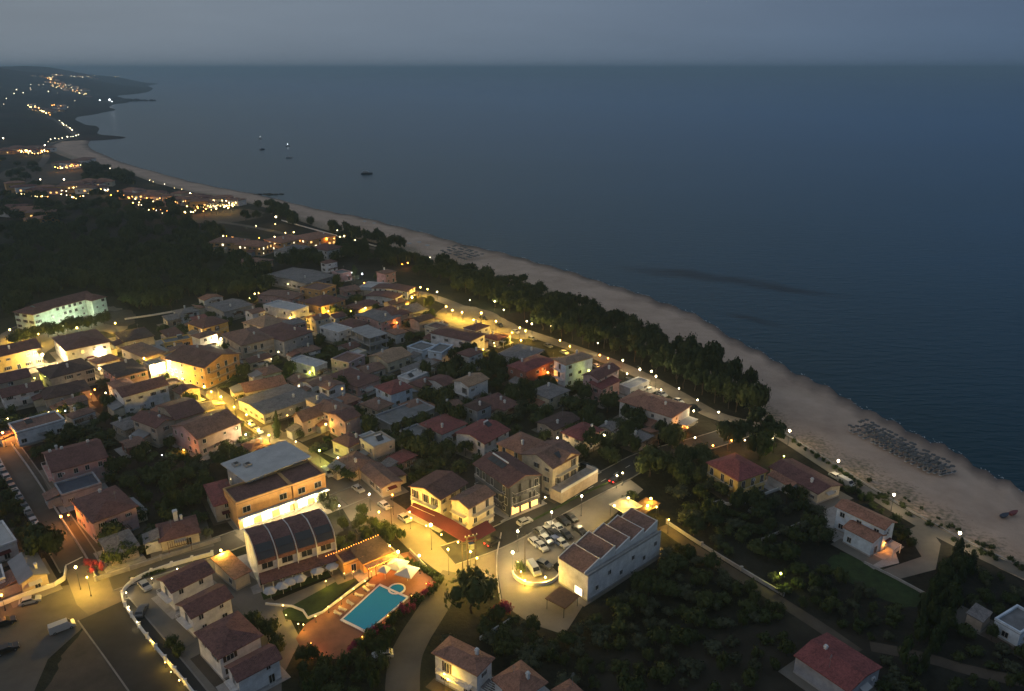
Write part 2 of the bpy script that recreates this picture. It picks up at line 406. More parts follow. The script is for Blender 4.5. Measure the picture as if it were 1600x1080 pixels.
def seg(p, q, wid):
    a, c = at(*p, SEA_Z), at(*q, SEA_Z); d = c - a
    return reef((a.x + c.x) / 2 + 15, (a.y + c.y) / 2 + 15, d.length / 2, wid, math.atan2(d.y, d.x))
reefs = [seg((965, 417), (1180, 440), 11), seg((1130, 437), (1330, 466), 10), seg((1140, 488), (1215, 512), 6), seg((1040, 425), (1240, 447), 8)]
acc = reefs[0].outputs[0]
for q in reefs[1:]:
    mxm = nt.nodes.new('ShaderNodeMath'); mxm.operation = 'MAXIMUM'; L.new(acc, mxm.inputs[0]); L.new(q.outputs[0], mxm.inputs[1]); acc = mxm.outputs[0]
# large slow patches of current
nc_ = nt.nodes.new('ShaderNodeTexNoise'); nc_.inputs['Scale'].default_value = .0045; nc_.inputs['Detail'].default_value = 5; nc_.inputs['Distortion'].default_value = 1.2
mpc = nt.nodes.new('ShaderNodeMapping'); mpc.inputs['Rotation'].default_value = (0, 0, R(35)); mpc.inputs['Scale'].default_value = (.35, 1.6, 1)
L.new(tc.outputs['Object'], mpc.inputs['Vector']); L.new(mpc.outputs[0], nc_.inputs['Vector'])
cr = nt.nodes.new('ShaderNodeValToRGB'); e = cr.color_ramp.elements
e[0].position = .0; e[0].color = (.002, .030, .040, 1); e[1].position = 1; e[1].color = (.012, .115, .260, 1)
x = e.new(.3); x.color = (.004, .052, .086, 1)
# teal over the sandy shelf, bluer over deep water, with distance haze painted into the blue
s0, s1 = at(1600, 768), at(580, 343); dS = (s1 - s0).normalized(); nS = Vector((dS.y, -dS.x, 0))
dd = nt.nodes.new('ShaderNodeVectorMath'); dd.operation = 'DOT_PRODUCT'; dd.inputs[1].default_value = (nS.x, nS.y, 0); L.new(tc.outputs['Object'], dd.inputs[0])
dr_ = nt.nodes.new('ShaderNodeMapRange'); dr_.inputs[1].default_value = s0.dot(nS) + 20; dr_.inputs[2].default_value = s0.dot(nS) + 1500; L.new(dd.outputs['Value'], dr_.inputs[0])
dp = nt.nodes.new('ShaderNodeMath'); dp.operation = 'POWER'; dp.inputs[1].default_value = .6; L.new(dr_.outputs[0], dp.inputs[0])
dn = nt.nodes.new('ShaderNodeMath'); dn.operation = 'MULTIPLY_ADD'; dn.inputs[1].default_value = .3; dn.inputs[2].default_value = -.15; L.new(nc_.outputs['Fac'], dn.inputs[0])
da = nt.nodes.new('ShaderNodeMath'); L.new(dp.outputs[0], da.inputs[0]); L.new(dn.outputs[0], da.inputs[1])
L.new(da.outputs[0], cr.inputs[0])
mr = nt.nodes.new('ShaderNodeMix'); mr.data_type = 'RGBA'; mr.inputs['B'].default_value = (.001, .004, .006, 1)
fs = nt.nodes.new('ShaderNodeMath'); fs.operation = 'MULTIPLY'; fs.inputs[1].default_value = .85; L.new(acc, fs.inputs[0])
L.new(fs.outputs[0], mr.inputs['Factor']); L.new(cr.outputs[0], mr.inputs['A']); L.new(mr.outputs['Result'], b.inputs['Base Color'])
rs = nt.nodes.new('ShaderNodeMapRange'); rs.inputs[3].default_value = .34; rs.inputs[4].default_value = .16; L.new(fs.outputs[0], rs.inputs[0]); sr = nt.nodes.new('ShaderNodeMapRange'); sr.inputs[3].default_value = .25; sr.inputs[4].default_value = .26; L.new(fs.outputs[0], sr.inputs[0]); L.new(sr.outputs[0], b.inputs['Roughness']); b.inputs['IOR'].default_value = 1.33; L.new(rs.outputs[0], b.inputs['Specular IOR Level'])
wv = nt.nodes.new('ShaderNodeTexNoise'); wv.inputs['Scale'].default_value = .28; wv.inputs['Detail'].default_value = 5
mpw = nt.nodes.new('ShaderNodeMapping'); mpw.inputs['Rotation'].default_value = (0, 0, R(20)); mpw.inputs['Scale'].default_value = (.45, 1.3, 1)
L.new(tc.outputs['Object'], mpw.inputs['Vector']); L.new(mpw.outputs[0], wv.inputs['Vector'])
bp = nt.nodes.new('ShaderNodeBump'); bp.inputs['Strength'].default_value = .55; bp.inputs['Distance'].default_value = .8
L.new(wv.outputs['Fac'], bp.inputs['Height']); L.new(bp.outputs[0], b.inputs['Normal'])
b.inputs['Specular Tint'].default_value = (.60, .90, 1.0, 1)
tag(mb.build('sea', m), kind='structure')

# the evening air
mb = MB(); mb.box(-60100, 60100, -2100, 90100, -15, 152)
m = bpy.data.materials.new('evening_air'); m.use_nodes = True; nt = m.node_tree
nt.nodes.remove(nt.nodes['Principled BSDF'])
pv = nt.nodes.new('ShaderNodeVolumePrincipled'); pv.inputs['Color'].default_value = (.64, .88, 1.0, 1); pv.inputs['Density'].default_value = 1.6e-4; pv.inputs['Anisotropy'].default_value = .4
nt.links.new(pv.outputs[0], nt.nodes['Material Output'].inputs['Volume'])
tag(mb.build('haze', m), 'even grey blue evening haze over town and sea', 'haze', kind='stuff')
# ------------------------------------------------------------------ roads, squares, lawns
NO_TREES = []                      # footprints (polygons in metres) that stay free of trees
ROADS = []                         # (points, half width) likewise
def pxs(l, z=0.0): return [at(x, y, z) for x, y in l]
def smooth(pts, it=2):
    for _ in range(it):
        o = [pts[0]]
        for a, b in zip(pts, pts[1:]): o += [a * .75 + b * .25, a * .25 + b * .75]
        pts = o + [pts[-1]]
    return pts
def ribbon(name, line, wid, z, m, kerb=False, it=2, thick=0.0):
    pts = smooth(pxs(line), it)
    mb = MB(); L_, R_ = [], []
    for i, p in enumerate(pts):
        d = pts[min(i + 1, len(pts) - 1)] - pts[max(i - 1, 0)]; d.z = 0; d.normalize(); n = Vector((-d.y, d.x, 0))
        L_.append(p + n * wid / 2); R_.append(p - n * wid / 2)
    n = len(pts)
    vs = [(p.x, p.y, z) for p in L_] + [(p.x, p.y, z) for p in R_]
    mb.add(vs, [(i + n, i + n + 1, i + 1, i) for i in range(n - 1)])
    o = tag(mb.build(name, m), kind='structure')
    ROADS.append((pts, wid / 2))
    if kerb:
        for side in (L_, R_):
            k = MB()
            for a, b in zip(side, side[1:]):
                d = (b - a); 
                if d.length < .01: continue
                nn = Vector((-d.y, d.x, 0)).normalized() * .14
                k.prism([a + nn, a - nn, b - nn, b + nn], -.02, z + .12)
            k.build('kerb', M['kerb'], o)
    return o
rga = random.Random(2)
def area(name, poly, z, m, free=True, soft=0):
    pts = pxs(poly); mb = MB()
    if soft:
        q = pts + pts[:1]
        for _ in range(3):
            o = []
            for a, b in zip(q, q[1:]): o += [a * .75 + b * .25, a * .25 + b * .75]
            q = o + o[:1]
        pts = [p + Vector((rga.uniform(-soft, soft), rga.uniform(-soft, soft), 0)) for p in q[:-1]]
    if sum((b.x - a.x) * (b.y + a.y) for a, b in zip(pts, pts[1:] + pts[:1])) > 0: pts.reverse()
    mb.add([(p.x, p.y, z) for p in pts], [tuple(range(len(pts)))])
    o = tag(mb.build(name, m), kind='structure')
    if free: NO_TREES.append([(p.x, p.y) for p in pts])
    return o
area('parking_lot', [(-60,945),(60,925),(140,906),(165,935),(125,985),(75,1030),(45,1100),(-60,1100)], .012, M['asphalt_old'])
area('grass_verge', [(132,975),(168,965),(215,1020),(262,1100),(60,1100),(90,1035)], .016, M['dirt'], soft=.7)
area('square', [(520,770),(560,748),(640,800),(700,850),(770,848),(800,832),(800,850),(775,905),(700,905),(640,860),(600,820),(560,835)], .014, M['pale_road'])
area('forecourt', [(770,850),(870,800),(975,742),(1005,765),(965,800),(905,850),(862,885),(915,940),(882,992),(830,975),(786,945),(776,885)], .016, M['paving'])
area('hotel_forecourt', [(194,922),(252,893),(330,862),(352,868),(375,905),(420,930),(450,960),(470,1000),(440,1060),(440,1100),(310,1100),(245,1015),(192,945)], .018, M['paving'])
area('shop_terrace', [(366,836),(382,848),(545,792),(520,768)], .05, M['paving'])
area('sandy_square', [(675,495),(700,476),(745,478),(800,503),(840,530),(800,530),(735,516),(700,510)], .014, M['pale_road'], soft=.7)
area('school_yard', [(-20,535),(30,505),(150,480),(190,478),(205,505),(185,525),(150,515),(80,538),(60,575),(-20,590)], .012, M['pale_road'], soft=.7)
area('villa_drive', [(1415,830),(1445,815),(1470,850),(1462,890),(1405,905),(1380,890),(1440,870)], .02, M['paving'])
area('villa_terrace', [(1285,800),(1320,775),(1340,840),(1365,868),(1395,850),(1405,880),(1365,890),(1300,845)], .024, M['conc'])
area('house_terrace', [(1130,790),(1155,785),(1245,755),(1225,735),(1205,745),(1160,770),(1110,785)], .024, M['conc'])
area('tilled_plot', [(1290,870),(1330,860),(1450,925),(1425,960),(1300,900)], .01, M['lawn'], False, soft=.7)
area('orchard_soil', [(1120,1000),(1230,950),(1420,1000),(1400,1100),(1100,1100),(900,1100),(960,1020)], .006, M['soil'], False, soft=.7)
area('vacant_plot', [(140,500),(205,478),(215,505),(190,512)], .02, M['dirt'], soft=.7)
area('sandy_lot', [(290,335),(370,325),(420,330),(400,345),(300,352)], .01, M['dirt'], soft=3)
area('field', [(0,262),(120,252),(200,275),(150,285),(0,290)], .01, M['dirt'], False, soft=3)
area('junction', [(100,893),(120,878),(150,884),(195,898),(205,912),(196,925),(192,948),(172,962),(150,972),(120,945)], .022, M['pale_road'])
ribbon('left_street', [(-40,640),(5,700),(42,755),(78,808),(104,848),(126,884)], 8.5, .028, M['asphalt_old'], True)
ribbon('hill_road', [(163,952),(185,980),(205,1005),(240,1050),(285,1110)], 10.5, .034, M['asphalt'], True)
ribbon('main_street', [(172,909),(205,898),(260,880),(345,852),(420,824),(520,786),(565,768)], 8.0, .031, M['asphalt_old'], True)
ribbon('lit_street', [(585,800),(545,768),(505,735),(470,708),(430,682),(400,662),(370,640),(335,615),(300,595),(262,574),(235,562),(205,546),(182,526)], 7.0, .037, M['pale_road'])
ribbon('sea_road', [(700,868),(775,843),(840,806),(900,773),(960,744),(1005,718),(1060,703),(1130,684),(1185,662)], 8.5, .040, M['asphalt'], True)
ribbon('promenade_road', [(1190,668),(1120,652),(1085,632),(1050,612),(1010,590),(970,572),(930,556),(890,542),(850,529),(800,512),(750,494),(700,472),(655,457),(600,449)], 6.5, .043, M['pale_road'])
ribbon('upper_street', [(395,520),(440,507),(490,494),(540,482),(600,472),(660,458)], 6.0, .046, M['pale_road'])
ribbon('church_street', [(0,592),(50,580),(100,566),(160,550),(205,546)], 6.0, .049, M['pale_road'])
ribbon('bend_road', [(712,895),(690,930),(668,965),(645,1000),(630,1035),(628,1110)], 6.5, .046, M['asphalt_old'])
ribbon('dirt_track', [(1035,822),(1085,858),(1150,898),(1220,940),(1290,985),(1340,1020)], 3.2, .02, M['dirt'])
ribbon('seaside_path', [(1195,668),(1240,695),(1290,728),(1350,766),(1425,812),(1500,852),(1570,885),(1680,930)], 4.2, .16, M['paving'])
ribbon('garden_track', [(1360,1010),(1440,1025),(1520,1050),(1650,1075)], 3.0, .02, M['dirt'])
ribbon('resort_road', [(330,345),(400,355),(470,372),(560,382),(640,402),(720,424)], 5.0, .02, M['asphalt_old'])
ribbon('coast_road', [(60,262),(75,245),(66,232),(90,222),(118,214),(112,205),(98,195),(80,185),(60,178)], 9.0, .5, M['asphalt_old'])
# zebra crossing and lane lines that the lamps pick out
z = tag(MB().build('road_markings', M['paint']), kind='structure'); bpy.data.objects.remove(z)
def stripe_set(name, p, q, n, ln, wd, z):
    a, b = at(*p), at(*q); d = (b - a); u = d.normalized(); v = Vector((-u.y, u.x, 0)); mb = MB()
    for i in range(n):
        c = a + d * ((i + .5) / n)
        mb.prism([c - u * wd / 2 - v * ln / 2, c + u * wd / 2 - v * ln / 2, c + u * wd / 2 + v * ln / 2, c - u * wd / 2 + v * ln / 2], z, z + .005)
    return tag(mb.build(name, M['paint']), kind='structure')
stripe_set('lane_dashes', (800,832), (990,724), 9, .14, 2.2, .052)
stripe_set('stop_line', (106,882), (126,872), 1, .4, 4.0, .042)
# ------------------------------------------------------------------ houses
rndy = random.Random(31)
FOOT = []                          # (polygon, label) of every building
WIN = {}
def window_mesh(wd, ht, lit):
    k = (wd, ht, lit)
    if k not in WIN:
        mb = MB(); t = .09
        mb.box(-wd/2 - t, wd/2 + t, -.07, .02, ht/2, ht/2 + t, 0); mb.box(-wd/2 - t, -wd/2, -.07, .02, -ht/2, ht/2, 0)
        mb.box(wd/2, wd/2 + t, -.07, .02, -ht/2, ht/2, 0); mb.box(-wd/2 - t*1.6, wd/2 + t*1.6, -.14, .02, -ht/2 - t, -ht/2, 0)
        mb.box(-.03, .03, -.05, .02, -ht/2, ht/2, 0)
        mb.box(-wd/2, wd/2, -.02, .02, -ht/2, ht/2, 1)
        if lit == 'S':
            for s in (-1, 1): mb.box(s*(wd*.74) - wd*.24, s*(wd*.74) + wd*.24, -.06, .02, -ht/2, ht/2, 2)
        WIN[k] = mb.mesh('window', [M['frame'], M['lit'] if lit == 'L' else M['litw'] if lit == 'W' else M['glass'], M['shutter']])
    return WIN[k]
DOOR = None
def roof_mesh(kind, w, d, h, rh, m, ov=.5, ridge='x', wall=None):
    """roof over a w x d plan (x right, y back, origin mid-front), eaves at h"""
    mb = MB(); t = .22
    x0, x1, y0, y1 = -w/2 - ov, w/2 + ov, -ov, d + ov
    if kind == 'flat':
        mb.box(-w/2 - .12, w/2 + .12, -.12, d + .12, h, h + .12, 0)
        p = .28                                   # parapet
        for bx in ((-w/2 - .12, w/2 + .12, -.12, p), (-w/2 - .12, w/2 + .12, d - p, d + .12), (-w/2 - .12, -w/2 + p, p, d - p), (w/2 - p, w/2 + .12, p, d - p)):
            mb.box(*bx, h + .12, h + .62, 1)
        return mb
    if kind == 'slab':
        mb.box(x0, x1, y0, y1, h, h + .3, 0); return mb
    if kind == 'shed':
        mb.prism([(x0, y0), (x1, y0), (x1, y1), (x0, y1)], [h, h, h + rh, h + rh], [h + t, h + t, h + rh + t, h + rh + t]); return mb
    if kind == 'gable':
        if ridge == 'x':
            c = (y0 + y1) / 2; s = rh / ((y1 - y0) / 2); e = h - s * ov
            A = [(x0, y0, e), (x1, y0, e), (x1, c, e + rh + s*ov*0), (x0, c, e + rh), (x1, y1, e), (x0, y1, e)]
        else:
            s = rh / ((x1 - x0) / 2); e = h - s * ov
            A = [(x0, y1, e), (x0, y0, e), (0, y0, e + rh), (0, y1, e + rh), (x1, y0, e), (x1, y1, e)]
        top = [(p[0], p[1], p[2] + t) for p in A]
        mb.add(A + top, [(6, 7, 8, 9), (9, 8, 10, 11), (1, 0, 3, 2), (2, 3, 5, 4), (0, 1, 7, 6), (4, 5, 11, 10), (1, 2, 8, 7), (2, 4, 10, 8), (3, 0, 6, 9), (5, 3, 9, 11)])
        # gable infill walls
        if ridge == 'x':
            for s_ in (-1, 1):
                xx = s_ * (w/2 - .1)
                mb.add([(xx, 0, h), (xx, d, h), (xx, d/2, h + rh * (d/2) / (d/2 + ov) - .03)], [(0, 1, 2) if s_ < 0 else (1, 0, 2)], 1)
        else:
            for yy, o in ((.1, 1), (d - .1, 0)):
                mb.add([(-w/2, yy, h), (w/2, yy, h), (0, yy, h + rh * (w/2) / (w/2 + ov) - .03)], [(0, 1, 2) if o else (1, 0, 2)], 1)
        return mb
    if kind == 'hip':
        W, D = x1 - x0, y1 - y0; k = min(W, D) / 2; cx, cyy = 0, (y0 + y1) / 2
        if W >= D: r1, r2 = (x0 + k * .95, cyy), (x1 - k * .95, cyy)
        else: r1, r2 = (cx, y0 + k * .95), (cx, y1 - k * .95)
        e = h - .12
        B = [(x0, y0), (x1, y0), (x1, y1), (x0, y1)]
        vs = [(p[0], p[1], e) for p in B] + [(p[0], p[1], e + t) for p in B] + [(r1[0], r1[1], e + rh), (r2[0], r2[1], e + rh)]
        f = [(3, 2, 1, 0), (0, 1, 5, 4), (1, 2, 6, 5), (2, 3, 7, 6), (3, 0, 4, 7)]
        f += [(4, 5, 9, 8), (5, 6, 9), (6, 7, 8, 9), (7, 4, 8)] if W >= D else [(4, 5, 8), (5, 6, 9, 8), (6, 7, 9), (7, 4, 8, 9)]
        mb.add(vs, f); return mb
    return mb
def vol(root, P, Q, Rr, h, roof='hip', wc='cr', rc='ma', rh=None, ridge='x', win='flr', lit=0.0, bal='', origin=None, name=True, sh=False, ov=.5, gap=3.3, z0=0.0):
    """one block of a building: P, Q = left and right end of the eaves that face the camera, Rr = far end of a side eave, or the depth in metres"""
    a, b = at(*P, h), at(*Q, h)
    u = (b - a); w = u.length; u.normalize(); n = Vector((-u.y, u.x, 0))
    d = Rr if isinstance(Rr, (int, float)) else (at(*Rr, h) - a).dot(n)
    d = abs(d); d = max(d, 3.0)
    c = (a + b) / 2; c.z = 0
    rz = math.atan2(u.y, u.x)
    if root.get('unset'):
        root.location = c; root.rotation_euler = (0, 0, rz); del root['unset']
        bpy.context.view_layer.update() if False else None
        root['_m'] = [c.x, c.y, rz]
    ox, oy, orz = root['_m']
    def loc(x, y):                      # block coordinates -> coordinates of the root
        g = c + u * x + n * y
        dx, dy = g.x - ox, g.y - oy
        return (dx * math.cos(orz) + dy * math.sin(orz), -dx * math.sin(orz) + dy * math.cos(orz))
    lrz = rz - orz; lo = loc(0, 0)
    def put(o, x=0, y=0, z=0, r=0):
        p = loc(x, y); o.location = (p[0], p[1], z); o.rotation_euler = (0, 0, lrz + r); return o
    FOOT.append(([tuple((c + u*x + n*y).xy) for x, y in ((-w/2, 0), (w/2, 0), (w/2, d), (-w/2, d))], root))
    wm = WALL[wc]
    mb = MB(); mb.box(-w/2, w/2, 0, d, -.4, h); mb.box(-w/2 - .06, w/2 + .06, -.06, d + .06, -.4, .45, 1)
    put(mb.build('wall', [wm, M['conc']], root))
    if z0 == 0 and h < 9.5 and P[1] > 430:
        ya, yb, yc, yd = (rndy.uniform(.6, 3.2) for _ in range(4)); mb = MB(); mb.prism([(-w/2 - ya, -yb), (w/2 + yc, -yb), (w/2 + yc, d + yd), (-w/2 - ya, d + yd)], -.2, .055 + .012 * rndy.random())
        put(mb.build('yard', rndy.choice([M['paving'], M['conc'], M['dirt'], M['paving']]), root))
    if rh is None: rh = min(2.6, max(1.2, min(w, d) * .22))
    rm = roof_mesh(roof, w, d, h, rh, None, ov=ov, ridge=ridge)
    ro = put(rm.build('roof', [ROOF[rc], wm], root))
    if roof in ('gable', 'hip') and w > 6:
        pass
    fl = max(1, int(round((h - z0) / 3.05))); fh = (h - z0) / fl
    rnd = random.Random(hash((round(P[0]), round(P[1]))) & 0xffff)
    if not sh: sh = rnd.random() < .45
    WA, WB = rnd.choice([(1.2, 1.25), (1.0, 1.35), (1.4, 1.2), (.9, 1.1)]), rnd.choice([1.0, 1.1, 1.25])
    faces = []
    if 'f' in win: faces.append(((0, 0), 0, w))
    if 'l' in win: faces.append(((-w/2, d/2), -math.pi/2, d))
    if 'r' in win: faces.append(((w/2, d/2), math.pi/2, d))
    for (fx, fy), r, ln in faces:
        k = max(1, int(ln / gap))
        for i in range(k):
            for j in range(fl):
                tpos = (i + .5) / k * ln - ln / 2 + rnd.uniform(-.45, .45)
                if rnd.random() < .2: continue
                q = rnd.random()
                litk = ('L' if q < lit * .7 else 'W') if q < lit else ('S' if sh else 'D')
                door = (j == 0 and i == k // 2 and r == 0 and z0 == 0)
                tall = (j > 0 and (('f' in bal and r == 0) or ('l' in bal and r < 0) or ('r' in bal and r > 0)))
                ww, hh = (1.1, 2.15) if (door or tall) else (WA if rnd.random() < .75 else (.75, .8))
                me = window_mesh(ww, hh, 'D' if door else litk)
                o = link('door' if door else 'window', me, root)
                zz = z0 + j * fh + (hh/2 + .12 if (door or tall) else 1.65)
                ca, sa = math.cos(r), math.sin(r)
                px_, py_ = fx + tpos * ca, fy + tpos * sa
                off = .03
                px_ += off * sa; py_ -= off * ca
                put(o, px_, py_, zz, r)
        if fl > 1 and (('f' in bal and r == 0) or ('l' in bal and r < 0) or ('r' in bal and r > 0)):
            for j in range(1, fl):
                bl = ln * .8; mb = MB()
                mb.box(-bl/2, bl/2, -1.25, 0, -.16, 0)
                rb = MB(); 
                rb.box(-bl/2, bl/2, -1.25, -1.19, .92, 1.0); rb.box(-bl/2, -bl/2 + .06, -1.19, -.02, .92, 1.0); rb.box(bl/2 - .06, bl/2, -1.19, -.02, .92, 1.0)
                for s_ in range(int(bl / .45) + 1):
                    xx = -bl/2 + .03 + s_ * (bl - .06) / max(1, int(bl / .45)); rb.box(xx - .02, xx + .02, -1.24, -1.2, 0, .92)
                ca, sa = math.cos(r), math.sin(r)
                o = put(mb.build('balcony', wm, root), fx + .02 * sa, fy - .02 * ca, z0 + j * fh, r)
                rb.build('railing', M['frame'], o)
    return dict(put=put, w=w, d=d, h=h, rh=rh, roof=ro, c=c, u=u, n=n, rnd=rnd)
def chimney(root, v, x, y, zt, s=.55):
    mb = MB(); mb.box(-s/2, s/2, -s/2, s/2, 0, zt); mb.box(-s/2 - .1, s/2 + .1, -s/2 - .1, s/2 + .1, zt, zt + .14); mb.box(-s/2, s/2, -s/2, s/2, zt + .3, zt + .4)
    for sx in (-1, 1):
        mb.box(sx*s*.4 - .06, sx*s*.4 + .06, -s/2, s/2, zt + .14, zt + .3)
    v['put'](mb.build('chimney', M['whitewash'], root), x, y, v['h'] - .2)
def heater(root, v, x, y, z):
    mb = MB(); mb.prism([(-1, 0), (1, 0), (1, 1.7), (-1, 1.7)], [.15, .15, 1.1, 1.1], [.22, .22, 1.17, 1.17])
    o = v['put'](mb.build('solar_panel', M['solar'], root), x, y, z)
    t = MB(); t.tube([(-.95, 1.85, 1.25), (.95, 1.85, 1.25)], .27, 8); t.box(-.9, -.8, 1.7, 1.9, 0, 1.1); t.box(.8, .9, 1.7, 1.9, 0, 1.1)
    t.build('water_tank', M['tank'], o)
HOUSES = []
def dress(root, v):
    """lean-tos, aerials, tanks, air units and pergolas that no two houses share"""
    r = v['rnd']; w, d, h, put = v['w'], v['d'], v['h'], v['put']
    if r.random() < .6 and w > 5:
        ew, ed, eh = r.uniform(2.4, 4.2), r.uniform(3, max(3.2, d * .7)), r.uniform(2.3, 2.9); s = r.choice((-1, 1)); y = r.uniform(.3, max(.4, d - ed - .3))
        mb = MB(); x0, x1 = (w/2 + .01, w/2 + ew) if s > 0 else (-w/2 - ew, -w/2 - .01)
        mb.box(x0, x1, y, y + ed, -.2, eh); o = put(mb.build('lean_to', r.choice([WALL['wh'], WALL['be'], WALL['cr'], WALL['gr']]), root))
        mb = MB(); hi, lo = eh + .9, eh + .05; za = [hi, lo, lo, hi] if s > 0 else [lo, hi, hi, lo]
        mb.prism([(x0 - (.3 if s < 0 else 0), y - .3), (x1 + (.3 if s > 0 else 0), y - .3), (x1 + (.3 if s > 0 else 0), y + ed + .3), (x0 - (.3 if s < 0 else 0), y + ed + .3)], za, [q + .15 for q in za])
        mb.build('lean_to_roof', r.choice([ROOF['ma'], ROOF['bn'], ROOF['gt'], ROOF['te'], ROOF['gm']]), o)
    if r.random() < .45:
        pw, pd = min(w * .8, r.uniform(3, 6)), r.uniform(2.2, 3.2); mb = MB(); x = r.uniform(-1, 1) * (w - pw) / 2
        for i in range(int(pw / .5) + 1): mb.box(x - pw/2 + i * .5 - .05, x - pw/2 + i * .5 + .05, -pd, -.05, 2.45, 2.57)
        mb.box(x - pw/2 - .1, x + pw/2 + .1, -pd + .05, -pd + .17, 2.3, 2.45)
        for q in (-1, 1): mb.box(x + q * pw/2 - .07, x + q * pw/2 + .07, -pd + .04, -pd + .18, 0, 2.3)
        put(mb.build('pergola', M['wood'] if r.random() < .6 else M['whitewash'], root))
    if r.random() < .7:
        x, y = r.uniform(-.35, .35) * w, r.uniform(.3, .7) * d; mb = MB(); mb.tube([(0, 0, -.5), (0, 0, 3.6)], .035, 5)
        for k in range(4): mb.box(-.5 + k * .08, .5 - k * .08, -.02, .02, 2.9 + k * .2, 2.93 + k * .2)
        put(mb.build('aerial', M['metal'], root), x, y, h)
    if r.random() < .5:
        mb = MB(); mb.box(-.42, .42, -.34, 0, 0, .6); mb.box(-.3, .1, -.36, -.34, .1, .5, 1); put(mb.build('air_unit', [M['plastic'], M['darkmetal']], root), r.uniform(-.4, .4) * w, -.02, max(1.0, h - 1.6))
    if r.random() < .4:
        mb = MB(); mb.prism([(-1.3, -1.1), (1.3, -1.1), (1.3, -.02), (-1.3, -.02)], [2.3, 2.3, 2.7, 2.7], [2.36, 2.36, 2.76, 2.76]); put(mb.build('door_awning', r.choice([M['cloth'], M['awning_red'], ROOF['gt']]), root))
def house(label, vols, cat='house', name='house', extras=True, group=None):
    root = empty(name, (0, 0, 0)); root['unset'] = 1
    vs = []
    for v in vols:
        a, k = v[:-1] if isinstance(v[-1], dict) else v, v[-1] if isinstance(v[-1], dict) else {}
        vs.append((vol(root, *a, **k), a, k))
    v, a, k = vs[0]
    if extras:
        rnd = v['rnd']; rf = a[4] if len(a) > 4 else 'hip'
        if rf in ('hip', 'gable') and rnd.random() < .7:
            chimney(root, v, v['w'] * rnd.uniform(-.3, .3), v['d'] * rnd.choice((.25, .75)), v['rh'] * .55 + 1.2)
        if rnd.random() < .4 and v['h'] < 9.5:
            if rf == 'flat': heater(root, v, v['w'] * rnd.uniform(-.25, .25), v['d'] * rnd.uniform(.3, .6), v['h'] + .1)
    if extras: dress(root, v)
    tag(root, label, cat, group)
    HOUSES.append(root)
    return root, [x[0] for x in vs]
